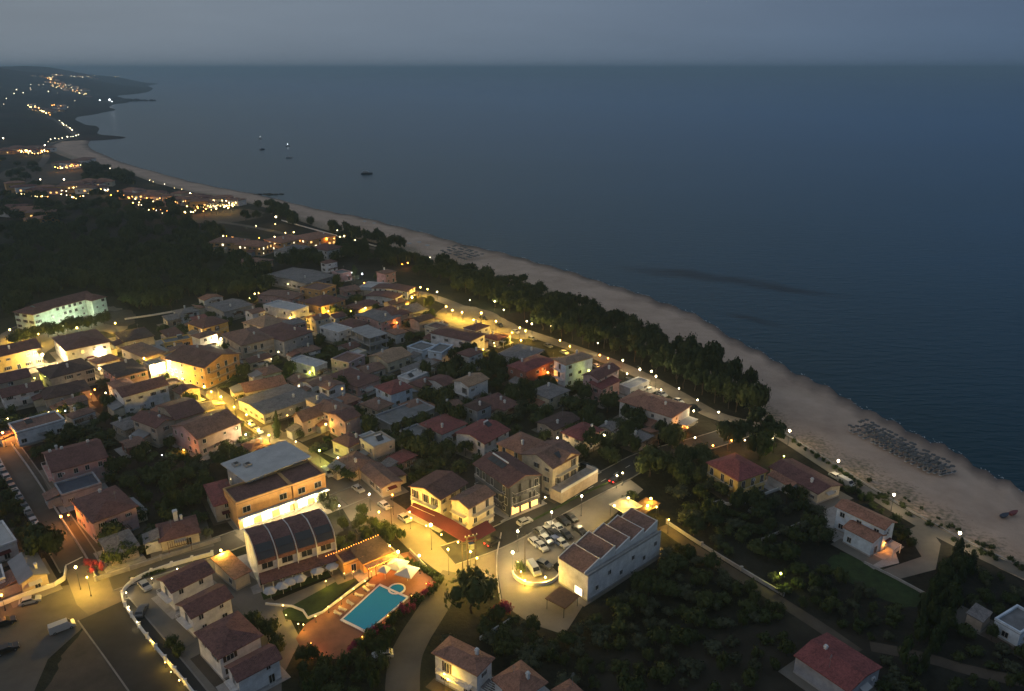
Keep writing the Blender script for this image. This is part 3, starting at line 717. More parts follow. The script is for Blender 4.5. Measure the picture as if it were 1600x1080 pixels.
# ------------------------------------------------------------------ the town, building by building
D_ = dict
T = [
# --- left edge
('long yellow hall with maroon roof lit by a floodlight', [((-14,560),(63,543),11,7,'gable','ye','ma',D_(sh=True))], 'hall'),
('cream house with wide maroon hip roof beside the floodlight', [((103,548),(171,534),(86,527),7,'hip','wh','ma',D_(lit=.2))]),
('grey house with two lights under its dark roof', [((79,591),(146,574),(73,573),6,'hip','be','dk')]),
('low beige house below the yellow hall', [((-18,603),(47,588),9,5.5,'gable','be','ma')]),
('long white cottage with small square windows', [((5,621),(67,607),8,4.6,'gable','wh','ma')]),
('dark pyramid roofed house with orange lit eaves', [((71,624),(140,609),11,3.6,'hip','be','dk')]),
('long white house with bluish lit gable', [((192,620),(262,601),(165,611),7,'gable','wh','ma',D_(rh=1.8))]),
('pinkish house with dark roof beside the lit street', [((183,590),(230,578),(166,571),6,'hip','pk','dk',D_(rh=1))]),
('small dark roofed shop with bright front lights', [((195,534),(240,525),(175,521),4,'hip','cr','dk',D_(rh=1.3,lit=.5))]),
('brown tented roof shed by the upper lit street', [((226,559),(257,550),(195,542),4,'hip','be','bn',D_(rh=.9))]),
('white flat topped house ending the left street', [((26,678),(101,657),9,4.5,'flat','wh','bn')]),
('grey roofed shed among the dark gardens', [((195,672),(223,662),(183,659),3,'hip','be','gt')], 'shed'),
('beige house with round lit window and red roof', [((83,737),(166,714),(62,709),6.4,'gable','pk','ma',D_(bal='l'))]),
('flat slate blue roofed annexe behind the red roofs', [((97,776),(158,757),8,3.4,'flat','gr','sl')]),
('pink beige two storey house with tall maroon roof', [((146,816),(212,791),(101,788),6.4,'hip','pk','ma')]),
('grey metal gabled shed beside the street corner', [((33,911),(73,896),(16,878),3.4,'gable','be','gm',D_(ridge='y',win='f',rh=1.2))], 'shed'),
('pale flat roofed shed at the left edge', [((-18,863),(26,847),12,3.8,'flat','wh','wt')], 'shed'),
('small pale outbuilding at the left edge', [((-16,913),(8,905),6,3.6,'flat','wh','gy')], 'shed'),
('low grey house with yellow lit wall by pink blossom', [((172,869),(215,853),7,3.2,'shed','be','gt',D_(rh=.8))]),
# --- centre left
('small cream cottage with tall white chimney', [((251,846),(310,831),8,3.2,'hip','cr','ma',D_(sh=True))]),
('red roofed annexe beside the orange shop building', [((336,790),(369,781),(322,758),5,'hip','be','rd',D_(rh=.9))]),
('house of two gables with pale window bay', [((244,668),(273,656),(223,648),6.4,'gable','be','ma',D_(ridge='y')), ((275,656),(318,643),(256,631),6.6,'gable','be','ma')]),
('mauve pink house with long brown roof', [((309,686),(375,660),(286,660),6.2,'gable','mv','bn')]),
('low grey roofed market hall behind the lit street', [((412,648),(490,622),(379,623),3.6,'gable','gr','gt',D_(rh=.9))], 'hall'),
('terracotta roofed bungalow with glowing front', [((384,613),(446,600),9,3.2,'gable','cr','te',D_(lit=.6))]),
('tall yellow gabled house above the lit street', [((319,575),(373,553),(301,545),8.4,'gable','ot','ma',D_(ridge='y',bal='f')), ((284,566),(308,557),(268,551),6.4,'flat','ot','gy'), ((321,587),(357,575),5,4.4,'shed','ye','dk',D_(rh=.6,win='f'))]),
('yellow balconied house with maroon roof and lit veranda', [((318,513),(356,502),(304,502),6,'hip','ye','ma',D_(bal='f',lit=.3))]),
('small flat roofed yellow kiosk', [((258,538),(300,530),6,3.2,'flat','ye','gy')], 'kiosk'),
('brown stucco house with stepped balconies', [((378,540),(428,528),(352,521),7,'hip','be','bn',D_(bal='fl'))]),
('grey green house with broad maroon roof', [((443,533),(488,518),(405,515),7,'hip','gr','ma',D_(rh=1.5))]),
('tan roofed house behind the broad maroon roof', [((412,512),(448,500),(398,498),5,'hip','be','tn')]),
('pale flat roofed house with lit courtyard tree', [((491,576),(511,568),(455,563),4,'flat','wh','wt')]),
('maroon house with yellow lit veranda along its side', [((559,605),(592,593),(524,583),4,'hip','pk','ma',D_(rh=1))]),
('grey attic house with white gable end', [((473,658),(521,640),(450,654),5.6,'gable','mv','bn',D_(rh=2.6))]),
('grey pink house behind the white gable end', [((525,650),(553,638),10,6.6,'gable','mv','bn',D_(ridge='y'))]),
('tall narrow pink house with maroon roof', [((539,658),(562,649),(511,647),7,'gable','pk','ma',D_(rh=1.2,gap=4))]),
('low brown roofed house by the glowing yellow tree', [((552,736),(585,722),(532,716),3.4,'hip','be','bn')]),
('long low brown shed roof behind the square', [((597,762),(626,752),(570,731),3.2,'gable','be','bn',D_(rh=.8,ridge='y'))]),
('wide grey flat roof in the middle of town', [((611,666),(681,639),(587,651),3.4,'flat','gr','gy',D_(win='f'))], 'building'),
('bluish white house with raspberry red roof', [((611,616),(644,605),(587,604),5.6,'hip','bl','rd')]),
('cream chalet with tan roof and gable windows', [((606,567),(642,554),(581,555),4.4,'gable','cr','tn',D_(rh=1.8))]),
('white flat roof beside the concrete frame', [((529,521),(550,514),(513,508),5,'flat','wh','wt')]),
('maroon hip roof behind the white flat roof', [((553,513),(576,504),(533,503),4.2,'hip','be','ma')]),
('pinkish walled house with dark green grey roof', [((597,504),(626,494),(567,489),5,'gable','pk','gt',D_(rh=.9))]),
('maroon hipped house behind the pinkish wall', [((612,496),(643,488),(600,481),5,'hip','be','ma')]),
('pale low flat roof beside small maroon roofs', [((640,596),(668,584),(629,587),3.2,'flat','wh','wt')]),
('pinkish white small house with maroon roof', [((694,603),(712,596),(670,592),4.4,'gable','wh','ma',D_(rh=.9))]),
('maroon roofed cottage beside the pale low roof', [((660,606),(684,596),(645,597),3.2,'hip','be','ma')]),
# --- centre
('white three window house with tan roof and front balconies', [((732,604),(762,592),(708,596),7,'gable','wh','tn',D_(bal='l',rh=1.2))]),
('low maroon roofed cottage in the dark gardens', [((788,641),(807,632),(763,626),3.4,'hip','be','ma')]),
('beige house with grey hip roof among trees', [((858,623),(889,610),(834,610),5,'hip','cr','gt',D_(rh=1.2))]),
('brick red house with arcaded front', [((822,581),(866,563),(798,570),7,'hip','bk','rd',D_(rh=1.3))]),
('white house with pale grey roof near the square', [((817,563),(849,547),(793,546),6,'hip','wh','gt',D_(rh=.8))]),
('three storey bluish white block with balconies', [((884,570),(926,558),(862,563),9.2,'hip','bl','tn',D_(bal='l',rh=1.4))], 'building'),
('pink house with slate roof and lower red roof', [((934,593),(967,576),(914,585),8,'gable','mv','ma',D_(rh=1.4)), ((940,608),(968,595),5,5.8,'shed','pk','rd',D_(rh=1.0,win='fl'))]),
('white hotel with long terracotta hip roof', [((1050,652),(1078,634),(971,625),6.4,'hip','wh','te',D_(rh=2.2,lit=.06,gap=4.2))], 'hotel'),
('white house with big maroon roof by sandy square', [((735,533),(757,522),(686,514),7,'hip','wh','ma',D_(rh=1.5))]),
('small bluish white house with grey flat roof', [((660,550),(682,541),(642,541),4,'flat','bl','gy')]),
('tiny white house with parapet beside the maroon roof', [((690,553),(708,541),(674,546),5,'flat','bl','gy')]),
('red roofed house left of the twin red roofs', [((691,678),(728,662),(661,661),4.4,'hip','wh','rd',D_(rh=1.1))]),
('wide red gabled house with solar collector', [((757,693),(795,672),(716,675),5,'gable','wh','rd',D_(rh=1.4))]),
('grey flat roofed shed beside the red roofs', [((655,690),(682,678),(643,668),3.2,'flat','gr','gy')], 'shed'),
('pinkish red hip roofed house with lit porch', [((908,688),(941,672),(873,678),4.6,'hip','cr','rd',D_(lit=.15))]),
('orange lit house behind the yellow hotel', [((815,709),(850,691),(783,691),8.2,'hip','ot','te',D_(bal='l',lit=.1))]),
('long brown roof among the dark trees', [((866,672),(905,655),(840,660),3.2,'gable','be','dk',D_(rh=.9))]),
('brown roof cottage behind the maroon square roof', [((640,640),(668,630),(625,632),3.2,'hip','be','bn')]),
('maroon low house behind the twin red roofs', [((770,640),(805,628),(755,622),3.4,'hip','be','ma')]),
# --- upper town
('white flat roofed guest house with lit terrace', [((459,488),(482,480),(430,472),6,'flat','wh','wt')]),
('orange lit house with wide maroon hip roof', [((502,479),(539,468),(477,469),6,'hip','ot','ma',D_(lit=.2))]),
('pink brown house with plain roof', [((455,468),(474,460),(424,453),4,'gable','pk','bn',D_(rh=.9))]),
('orange rendered block with arched windows', [((500,456),(525,447),(486,445),6,'flat','ot','bn')], 'building'),
('long grey roofed row with white lit strip', [((478,444),(522,431),(430,426),4,'gable','gr','gt',D_(rh=.9))], 'building'),
('white walled bungalow with maroon roof near the lit pines', [((636,456),(648,449),(597,442),4.6,'gable','wh','ma',D_(rh=.9,win='fl'))]),
('lower white bungalow with maroon roof', [((616,467),(628,460),(582,457),3.8,'gable','wh','ma',D_(rh=.8,win='fl'))]),
('small white garage near the lit pines', [((597,452),(610,444),(578,440),3.4,'flat','wh','wt')], 'shed'),
('red roofed shop by the upper street', [((560,484),(592,474),(548,476),3.8,'gable','cr','ma',D_(rh=.8,lit=.3))]),
('maroon villa with white walls behind the wood', [((511,392),(537,386),(490,386),6,'hip','wh','ma',D_(win='fl'))]),
('small brown roofed house with an orange door light', [((412,412),(426,406),(397,398),4,'hip','cr','bn')]),
('orange lit resort wing at the wood edge', [((378,380),(390,374),(352,367),6,'hip','ot','bn',D_(lit=.5))], 'hotel'),
('orange lit resort block with arches', [((408,386),(426,380),(385,376),6,'hip','ot','te',D_(lit=.5))], 'hotel'),
('long resort block with glowing terrace', [((440,380),(478,372),(426,372),6,'hip','ot','te',D_(lit=.5))], 'hotel'),
('orange resort block by the beach pines', [((482,376),(524,368),(476,366),6,'hip','ot','te',D_(lit=.4))], 'hotel'),
('grey roofed resort house with white awning', [((455,395),(486,386),(440,388),4,'hip','wh','gt')], 'hotel'),
('low grey roofed row beside the cream chalet', [((641,584),(683,567),5,3,'shed','gr','gt',D_(rh=.5))]),
('brown cottage behind the wide grey flat roof', [((590,641),(613,631),(570,629),3,'hip','be','bn')]),
('dark grey house at the wood edge', [((350,488),(393,477),(335,474),4,'gable','gr','gt',D_(rh=.9))]),
('mauve brown house before the concrete frame', [((545,569),(570,557),(532,556),5,'flat','mv','bn')]),
('white promenade cafe with flat awning roof', [((985,609),(1014,597),5,3,'flat','wh','wt')], 'kiosk'),
('tiny grey gabled hut left of the white hotel', [((955,673),(968,665),(948,661),3,'gable','be','gt',D_(rh=.8))]),
('pale low hut below the white hotel', [((1000,691),(1020,681),(992,677),3,'hip','be','gt',D_(rh=.7))]),
('small brown shed in the market gardens', [((700,640),(722,631),(690,632),3,'gable','be','bn',D_(rh=.8))]),
('small brick shed behind the cottage chimney', [((200,700),(225,692),(192,690),3,'gable','bk','bn',D_(rh=.7))]),
('low tiled outhouse below the mauve house', [((392,704),(420,694),(380,694),3,'hip','be','ma',D_(rh=.7))]),
('white garden room beside the pink tall house', [((572,690),(592,682),(564,682),3,'flat','wh','wt')]),
# --- right and bottom
('long maroon roofed beach bar', [((1278,771),(1313,758),(1228,722),3.4,'gable','cr','ma',D_(ridge='y',rh=1.1,win='l'))], 'bar'),
('white villa with terracotta roofs by the beach', [((1382,826),(1398,816),(1320,785),6.6,'gable','bl','te',D_(ridge='y',rh=1.1)), ((1363,846),(1381,836),(1336,816),4.4,'gable','bl','te',D_(ridge='y',rh=.9,win='fl'))], 'villa'),
('yellow ochre house with red hip roof and white balconies', [((1154,751),(1197,736),(1110,722),6.2,'hip','oc','rd',D_(bal='fl'))]),
('maroon metal barn in the dark orchard', [((1326,1081),(1375,1043),(1238,1029),4,'gable','gr','rd',D_(ridge='y',rh=.9,win='',ov=.3))], 'barn'),
('pale building cut by the right edge', [((1594,992),(1628,970),(1575,957),3.4,'flat','bl','gy')], 'building'),
('little stone hut in the right hand garden', [((1535,973),(1549,958),(1513,963),2.5,'shed','be','gt',D_(win='',rh=.4,ov=.2))], 'hut'),
('white villa with terracotta hip roof and lit balcony', [((745,1053),(768,1029),(676,1023),6.6,'hip','wh','te',D_(bal='l',lit=.12))], 'villa'),
('terracotta pyramid roofed house at the bottom edge', [((810,1094),(851,1066),(771,1063),5,'hip','wh','te',D_(rh=2.6))]),
('small roof peeping in at the bottom edge', [((885,1096),(908,1082),(868,1078),3,'hip','wh','te')], 'shed'),
]
for t in T:
    lab, vols = t[0], t[1]; cat = t[2] if len(t) > 2 else 'house'
    nm = {'house': 'house', 'hall': 'hall', 'shed': 'shed', 'kiosk': 'kiosk', 'building': 'town_building', 'hotel': 'hotel', 'bar': 'beach_bar', 'villa': 'villa', 'barn': 'barn', 'hut': 'stone_hut'}[cat]
    r, vv = house(lab, vols, cat, nm)
    if 'tall white chimney' in lab: chimney(r, vv[0], 0, 6.5, 3.6, 1.0)
    if 'solar collector' in lab: heater(r, vv[0], vv[0]['w'] * .2, vv[0]['d'] * .4, vv[0]['h'] + 1.1)
    if 'red roof and round' in lab or 'round lit window' in lab:
        for q in (-.42, -.2, .3): chimney(r, vv[0], vv[0]['w'] * q, vv[0]['d'] * .55, 3.0, .6)

# four white row houses with maroon roofs
for k, (P, Q, S, h) in enumerate([((269,924),(331,894),(252,904),5.4), ((300,964),(360,933),(283,942),5.4), ((343,1027),(406,993),(310,988),5.6), ((372,1062),(436,1028),(354,1042),5.0)]):
    lab = ['first', 'second', 'third', 'fourth'][k] + ' white row house with maroon roof below the main street'
    house(lab, [(P, Q, S, h, 'hip' if k == 2 else 'gable', 'wh', 'ma', D_(rh=1.3 if k != 2 else 1.8, bal='l' if k != 2 else '', gap=3.8))], 'house', 'row_house', extras=False, group='white row houses below the main street')

# the floodlit school: a long middle and two gabled wings
r, vv = house('long floodlit white school with maroon roof and gabled wings', [
    ((66,486),(148,464),12,8,'gable','tq','ma',D_(gap=2.6,rh=2.2)),
    ((52,492),(78,484),(33,484),8,'hip','tq','ma',D_(win='fl',rh=1.8)),
    ((143,470),(165,464),14,8,'hip','tq','ma',D_(win='fr',rh=1.8))], 'school', 'school', extras=False)

# the shop with the brilliant ground floor
r, vv = house('orange shop building with brilliantly lit ground floor', [((369,789),(455,760),9,7.4,'flat','ot','ma',D_(win='')), ((457,760),(508,742),9.5,7.4,'flat','ot','ma',D_(win=''))], 'shop', 'shop_building', extras=False)
SHOP = vv
for v in vv:
    w_, d_ = v['w'], v['d']; k = max(2, int(w_ / 4))
    for i in range(k):
        x = (i + .5) / k * w_ - w_/2
        if i % 2 == 0 or k < 3: v['put'](link('window', window_mesh(1.9, 1.6, 'S' if False else 'D'), r), x, -.03, 5.3)
        v['put'](link('shop_window', window_mesh(2.6, 2.4, 'W'), r), x, -.03, 1.45)
    mb = MB(); mb.box(-w_/2, w_/2, -1.6, -.01, 3.35, 3.55); mb.box(-w_/2, w_/2, -1.66, -1.6, 3.25, 3.95)
    v['put'](mb.build('canopy', M['whitewash'], r))
    for i in range(3):
        mb = MB(); mb.box(-1.1, 1.1, -.06, .06, -.05, .05)
        v['put'](mb.build('strip_light', emit('tube_white', (1, .86, .55), 14), r), (i - 1) * w_ * .33, -.9, 3.28)
        ld = bpy.data.lights.new('shop_glow', 'POINT'); ld.energy = 1700; ld.color = (1, .78, .38); ld.shadow_soft_size = .4
        v['put'](link('shop_glow', ld, r), (i - 1) * w_ * .33, -2.1, 3.0)

# white flat roofed block behind the shop
r, vv = house('block with broad white flat roof behind the orange shop', [((387,750),(478,715),(350,727),8.6,'slab','gr','wt',D_(win='fl',gap=3.0,ov=1.1,bal=''))], 'building', 'town_building', extras=False)
v = vv[0]
for (x, y) in ((-.30, .55), (-.42, .75)):
    mb = MB(); mb.box(-.9, .9, -.9, .9, 0, .7); mb.box(-.5, .5, -.5, .5, .7, .85, 1)
    v['put'](mb.build('roof_hatch', [M['conc'], M['darkmetal']], r), v['w'] * x, v['d'] * y, v['h'] + .3)

# unfinished concrete frame
root = empty('concrete_frame', (0, 0, 0)); P, Q, S, h = (577,528), (604,521), (550,514), 7.0
a, b = at(*P, h), at(*Q, h); u = b - a; w_ = u.length; u.normalize(); n = Vector((-u.y, u.x, 0)); d_ = (at(*S, h) - a).dot(n)
c = (a + b) / 2; c.z = 0; root.location = c; root.rotation_euler = (0, 0, math.atan2(u.y, u.x))
FOOT.append(([tuple((c + u*x + n*y).xy) for x, y in ((-w_/2, 0), (w_/2, 0), (w_/2, d_), (-w_/2, d_))], root))
for z in (0.02, 3.4, 6.8):
    mb = MB(); mb.box(-w_/2 - .5, w_/2 + .5, -.5, d_ + .5, z, z + .25); mb.build('floor_slab', M['conc'], root)
for j in range(2):
    for x in (-.5, -.17, .17, .5):
        for y in (0, .33, .66, 1):
            if 0 < y < 1 and abs(x) < .4: continue
            mb = MB(); mb.box(-.2, .2, -.2, .2, 0, 3.15); o = mb.build('column', M['conc'], root); o.location = (x * (w_ - .5), .25 + y * (d_ - .5), .27 + j * 3.38)
    mb = MB(); mb.box(-w_/2 + 1.5, w_/2 - 1.5, d_*.45, d_ - 1, .28 + j * 3.38, 3.38 + j * 3.38); mb.build('inner_wall', WALL['be'], root)
    mb = MB(); mb.box(-w_/2 - .45, w_/2 + .45, -.45, -.33, 3.65 * j + .28, 3.65 * j + 1.2); mb.build('parapet', M['conc'], root)
tag(root, 'unfinished grey concrete frame with open floors', 'building'); HOUSES.append(root)

# dark modern block on the sea road
r, vv = house('dark modern block with lit orange ground floor', [((795,761),(844,742),(733,728),8.8,'gable','dg','ma',D_(ridge='y',rh=1.8,win='fl',bal='fl',gap=3.0,lit=.0))], 'building', 'town_building', extras=False)
v = vv[0]
for i in range(3):
    v['put'](link('shop_window', window_mesh(2.4, 2.3, 'L'), r), (i - 1) * v['w'] * .3, -.06, 1.4)
s_ = v['rh'] / (v['w']/2 + .5)
for i in range(4):
    mb = MB(); mb.prism([(-1.9, 0), (-.2, 0), (-.2, 1.6), (-1.9, 1.6)], [0, s_*1.7, s_*1.7, 0], [.06, s_*1.7 + .06, s_*1.7 + .06, .06])
    v['put'](mb.build('solar_panel', M['solar'], r), -.3, v['d'] * .45 + i * 1.75, v['h'] + v['rh'] - s_ * 2.2 + .18)
mb = MB(); mb.tube([(0, 0, 0), (0, 7.0, 0)], .22, 8); v['put'](mb.build('water_tank', M['tank'], r), -.1, v['d'] * .45, v['h'] + v['rh'] + .45)
for x in (-.5, -.16, .16, .5):
    mb = MB(); mb.box(-.16, .16, -.16, .16, 0, 8.6); v['put'](mb.build('pilaster', M['darkmetal'], r), x * v['w'], -.35, 0)

# yellow hotel with crossing gables
r, vv = house('cream yellow hotel with crossing brown gables', [((864,731),(904,709),(817,709),9.0,'gable','cr','bn',D_(bal='f',rh=2.2,gap=3.2)), ], 'hotel', 'hotel', extras=False)
v = vv[0]
mb = roof_mesh('gable', v['w'] * .62, v['d'] * .9, 9.0, 2.1, None, ridge='y'); v['put'](mb.build('roof', [ROOF['bn'], WALL['cr']], r), v['w'] * .12, -.12)
mb = MB(); mb.box(-v['w']/2 - 1, v['w']/2 + 4, -4.0, -.02, 0, 3.2); mb.box(-v['w']/2 - 1, v['w']/2 + 4, -4.0, -3.8, 3.2, 4.1, 1); mb.box(v['w']/2 + 3.8, v['w']/2 + 4, -3.8, -.02, 3.2, 4.1, 1)
v['put'](mb.build('terrace', [WALL['be'], M['whitewash']], r))
mb = MB(); mb.prism([(-1.5, 0), (1.5, 0), (1.5, 2), (-1.5, 2)], [0, 0, .7, .7], [.07, .07, .77, .77]); v['put'](mb.build('solar_panel', M['solar'], r), 0, v['d'] * .1, 9.9)

# corner restaurant: two roofs, terrace and a red awning
r, vv = house('cream corner restaurant with red awning over glowing front', [
    ((688,780),(728,755),(647,757),8.4,'gable','cr','ma',D_(rh=1.5,bal='l')),
    ((732,794),(771,772),(706,780),8.0,'gable','cr','bn',D_(rh=1.1,bal='fl'))], 'restaurant', 'restaurant', extras=False)
REST = vv
def awning(root, line, z0, z1, out, m, name='awning'):
    pts = [at(x, y, z0) for x, y in line]; mb = MB()
    ins = []
    for i, p in enumerate(pts):
        d = pts[min(i + 1, len(pts) - 1)] - pts[max(i - 1, 0)]; d.normalize(); n = Vector((-d.y, d.x, 0)); ins.append(p + n * out)
    ox, oy, orz = root['_m']
    def lc(p, z):
        dx, dy = p.x - ox, p.y - oy
        return (dx * math.cos(orz) + dy * math.sin(orz), -dx * math.sin(orz) + dy * math.cos(orz), z)
    for i in range(len(pts) - 1):
        q = [lc(pts[i], z0), lc(pts[i+1], z0), lc(ins[i+1], z1), lc(ins[i], z1)]
        mb.add(q + [(a, b, c - .08) for a, b, c in q], [(0, 1, 2, 3), (7, 6, 5, 4), (0, 4, 5, 1), (1, 5, 6, 2), (2, 6, 7, 3), (3, 7, 4, 0)])
    return mb.build(name, m, root)
awning(r, [(634,797),(692,828),(724,847),(742,846),(775,828)], 3.0, 4.2, 3.4, M['awning_red'])
for (x, y) in ((648,812),(672,824),(696,838),(722,850),(745,846),(764,838)):
    p = at(x, y, 2.7); ox, oy, orz = r['_m']; dx, dy = p.x - ox, p.y - oy
    loc = (dx * math.cos(orz) + dy * math.sin(orz), -dx * math.sin(orz) + dy * math.cos(orz) + 1.3, 2.65)
    mb = MB(); mb.ball((0, 0, 0), .16); o = mb.build('pendant_lamp', emit('bulb_amber', (1, .62, .15), 30), r); o.location = loc
    ld = bpy.data.lights.new('restaurant_glow', 'POINT'); ld.energy = 900; ld.color = (1, .62, .10); ld.shadow_soft_size = .3
    o = link('restaurant_glow', ld, r); o.location = (loc[0], loc[1] - .5, 2.2)

# vaulted solar hotel
root = empty('hotel', (0, 0, 0)); root['unset'] = 1
v = vol(root, (401,880), (523,843), (380,843), 6.2, 'none', 'wh', 'ma', win='')
HV = v; w_, d_ = v['w'], v['d']; HROOT = root
sec = []
for k in range(9):
    t = math.pi / 2 * k / 8
    sec.append((-.6 + (d_ * .62) * (1 - math.cos(t)), 6.2 + 3.6 * math.sin(t)))
sec += [(d_ + .3, 8.6)]
nb = 4
for i in range(nb):
    x0, x1 = -w_/2 + w_ * i / nb + .18, -w_/2 + w_ * (i + 1) / nb - .18
    mb = MB()
    for (y0, z0), (y1, z1) in zip(sec, sec[1:]):
        mb.add([(x0, y0, z0), (x1, y0, z0), (x1, y1, z1), (x0, y1, z1), (x0, y0, z0 - .2), (x1, y0, z0 - .2), (x1, y1, z1 - .2), (x0, y1, z1 - .2)],
               [(0, 1, 2, 3), (7, 6, 5, 4), (0, 4, 5, 1), (2, 6, 7, 3), (1, 5, 6, 2), (3, 7, 4, 0)])
    v['put'](mb.build('roof', ROOF['ma'], root))
    for s0 in (1, 3):
        (y0, z0), (y1, z1) = sec[s0], sec[s0 + 2] if s0 + 2 < len(sec) else sec[-1]
        mb = MB(); g = .10; e = .25
        nx = Vector((0, -(z1 - z0), (y1 - y0))).normalized()
        q = [Vector((x0 + e, y0, z0)), Vector((x1 - e, y0, z0)), Vector((x1 - e, y1, z1)), Vector((x0 + e, y1, z1))]
        q1 = [p + nx * .22 for p in q]; q0 = [p + nx * .14 for p in q]
        mb.add(q1 + q0, [(0, 1, 2, 3), (7, 6, 5, 4), (0, 4, 5, 1), (1, 5, 6, 2), (2, 6, 7, 3), (3, 7, 4, 0)])
        v['put'](mb.build('solar_panel', M['solar'], root))
for i in range(nb + 1):
    x = -w_/2 + w_ * i / nb; mb = MB()
    prof = [(y - .06, z + .16) for y, z in sec] + [(d_ + .3, 0), (-.7, 0)]
    mb.add([(x - .07, y, z) for y, z in prof] + [(x + .07, y, z) for y, z in prof],
           [tuple(range(len(prof))), tuple(range(2*len(prof) - 1, len(prof) - 1, -1))] + [(k, (k+1) % len(prof), len(prof) + (k+1) % len(prof), len(prof) + k) for k in range(len(prof))])
    v['put'](mb.build('party_wall', WALL['wh'], root))
for i in range(nb):
    x = -w_/2 + w_ * (i + .5) / nb
    v['put'](link('window', window_mesh(2.4, 1.5, 'D'), root), x, -.05, 4.9)
    for q in (-1.6, 1.6): v['put'](link('door', window_mesh(1.2, 2.1, 'D'), root), x + q, -.05, 1.2)
mb = MB(); mb.prism([(-w_/2, -3.2), (w_/2, -3.2), (w_/2, -.05), (-w_/2, -.05)], [2.5, 2.5, 3.3, 3.3], [2.66, 2.66, 3.46, 3.46]); v['put'](mb.build('veranda_roof', ROOF['ma'], root))
for i in range(nb * 2 + 1):
    mb = MB(); mb.box(-.1, .1, -.1, .1, 0, 2.5); v['put'](mb.build('veranda_post', M['whitewash'], root), -w_/2 + .2 + i * (w_ - .4) / (nb * 2), -3.0)
tag(root, 'white hotel with vaulted solar panelled roof', 'hotel'); HOUSES.append(root)
house('small terracotta roofed lodge beside the vaulted hotel', [((367,904),(389,893),(352,869),3.4,'shed','cr','te',D_(rh=.7))], 'house', 'lodge', extras=False)

# saw tooth warehouse
root = empty('warehouse', (0, 0, 0)); root['unset'] = 1
v = vol(root, (919,902), (1033,832), (868,877), 6.4, 'none', 'wh', 'ma', win='')
w_, d_ = v['w'], v['d']
nb = 5
for i in range(nb):
    x0, x1 = -w_/2 + w_ * i / nb, -w_/2 + w_ * (i + 1) / nb; up = 0 if i == 0 else .9
    mb = MB(); zA, zB = 6.5 + up, 8.0 + up
    mb.prism([(x0 + .1, 1.4), (x1 - .05, 1.4), (x1 - .05, d_ + .3), (x0 + .1, d_ + .3)], [6.35] * 4, [zA, zB, zB, zA])
    v['put'](mb.build('roof_bay', ROOF['bn'], root))
    mb = MB(); mb.prism([(x0 + .12, 1.15), (x1 - .02, 1.15), (x1 - .02, 1.42), (x0 + .12, 1.42)], [6.35] * 4, [zA + .3, zB + .3, zB + .3, zA + .3])
    mb.prism([(x0 + .12, d_ + .28), (x1 - .02, d_ + .28), (x1 - .02, d_ + .5), (x0 + .12, d_ + .5)], [5] * 4, [zA + .25, zB + .25, zB + .25, zA + .25])
    mb.prism([(x1 - .09, 1.4), (x1 + .03, 1.4), (x1 + .03, d_ + .3), (x1 - .09, d_ + .3)], [6.35] * 4, [zB + .13] * 4)
    v['put'](mb.build('roof_fin', M['whitewash'], root))
mb = MB(); mb.box(-w_/2, w_/2, 0, 1.15, 6.4, 6.5); mb.box(-w_/2, w_/2, 0, .25, 6.5, 6.95); v['put'](mb.build('gutter', M['conc'], root))
for i in range(6): v['put'](link('window', window_mesh(.9, 1.1, 'D'), root), -w_/2 + 3 + i * (w_ - 5) / 5, -.03, 4.2 if i % 2 else 2.2)
v['put'](link('shop_door', window_mesh(2.2, 2.3, 'W'), root), -w_/2 - .03, d_ * .3, 1.2, -math.pi/2)
tag(root, 'white warehouse shop with stepped saw tooth tile roof', 'warehouse'); HOUSES.append(root)
# its flat canopy
def canopy(name, label, cat, P, Q, S, h, m, th=.2, r=.07, group=None):
    root = empty(name, (0, 0, 0)); a, b = at(*P, h), at(*Q, h); u = b - a; w_ = u.length; u.normalize(); n = Vector((-u.y, u.x, 0))
    d_ = S if isinstance(S, (int, float)) else abs((at(*S, h) - a).dot(n)); c = (a + b) / 2; c.z = 0; root.location = c; root.rotation_euler = (0, 0, math.atan2(u.y, u.x))
    mb = MB(); mb.box(-w_/2, w_/2, 0, d_, h - th, h); mb.build('top', m, root)
    for x in (-1, 1):
        for y in (.08, .92):
            mb = MB(); mb.tube([(0, 0, 0), (0, 0, h - th)], r, 6); o = mb.build('post', M['darkmetal'], root); o.location = (x * (w_/2 - .2), d_ * y, 0)
    tag(root, label, cat, group); return root
canopy('carport', 'flat brown carport beside the warehouse wall', 'carport', (883,951), (906,931), (856,931), 2.8, M['wood'])
canopy('awning', 'pale canvas awning at the end of the white hotel', 'awning', (1072,666), (1091,655), 5, 2.9, M['cloth'])
canopy('tent', 'pale blue tent roof beside the warehouse', 'tent', (978,803), (1004,790), 6, 3.4, M['cloth'])
canopy('pergola', 'yellow lit petrol stand canopy behind the warehouse', 'canopy', (1004,806), (1032,786), 4.5, 3.2, M['wood'])
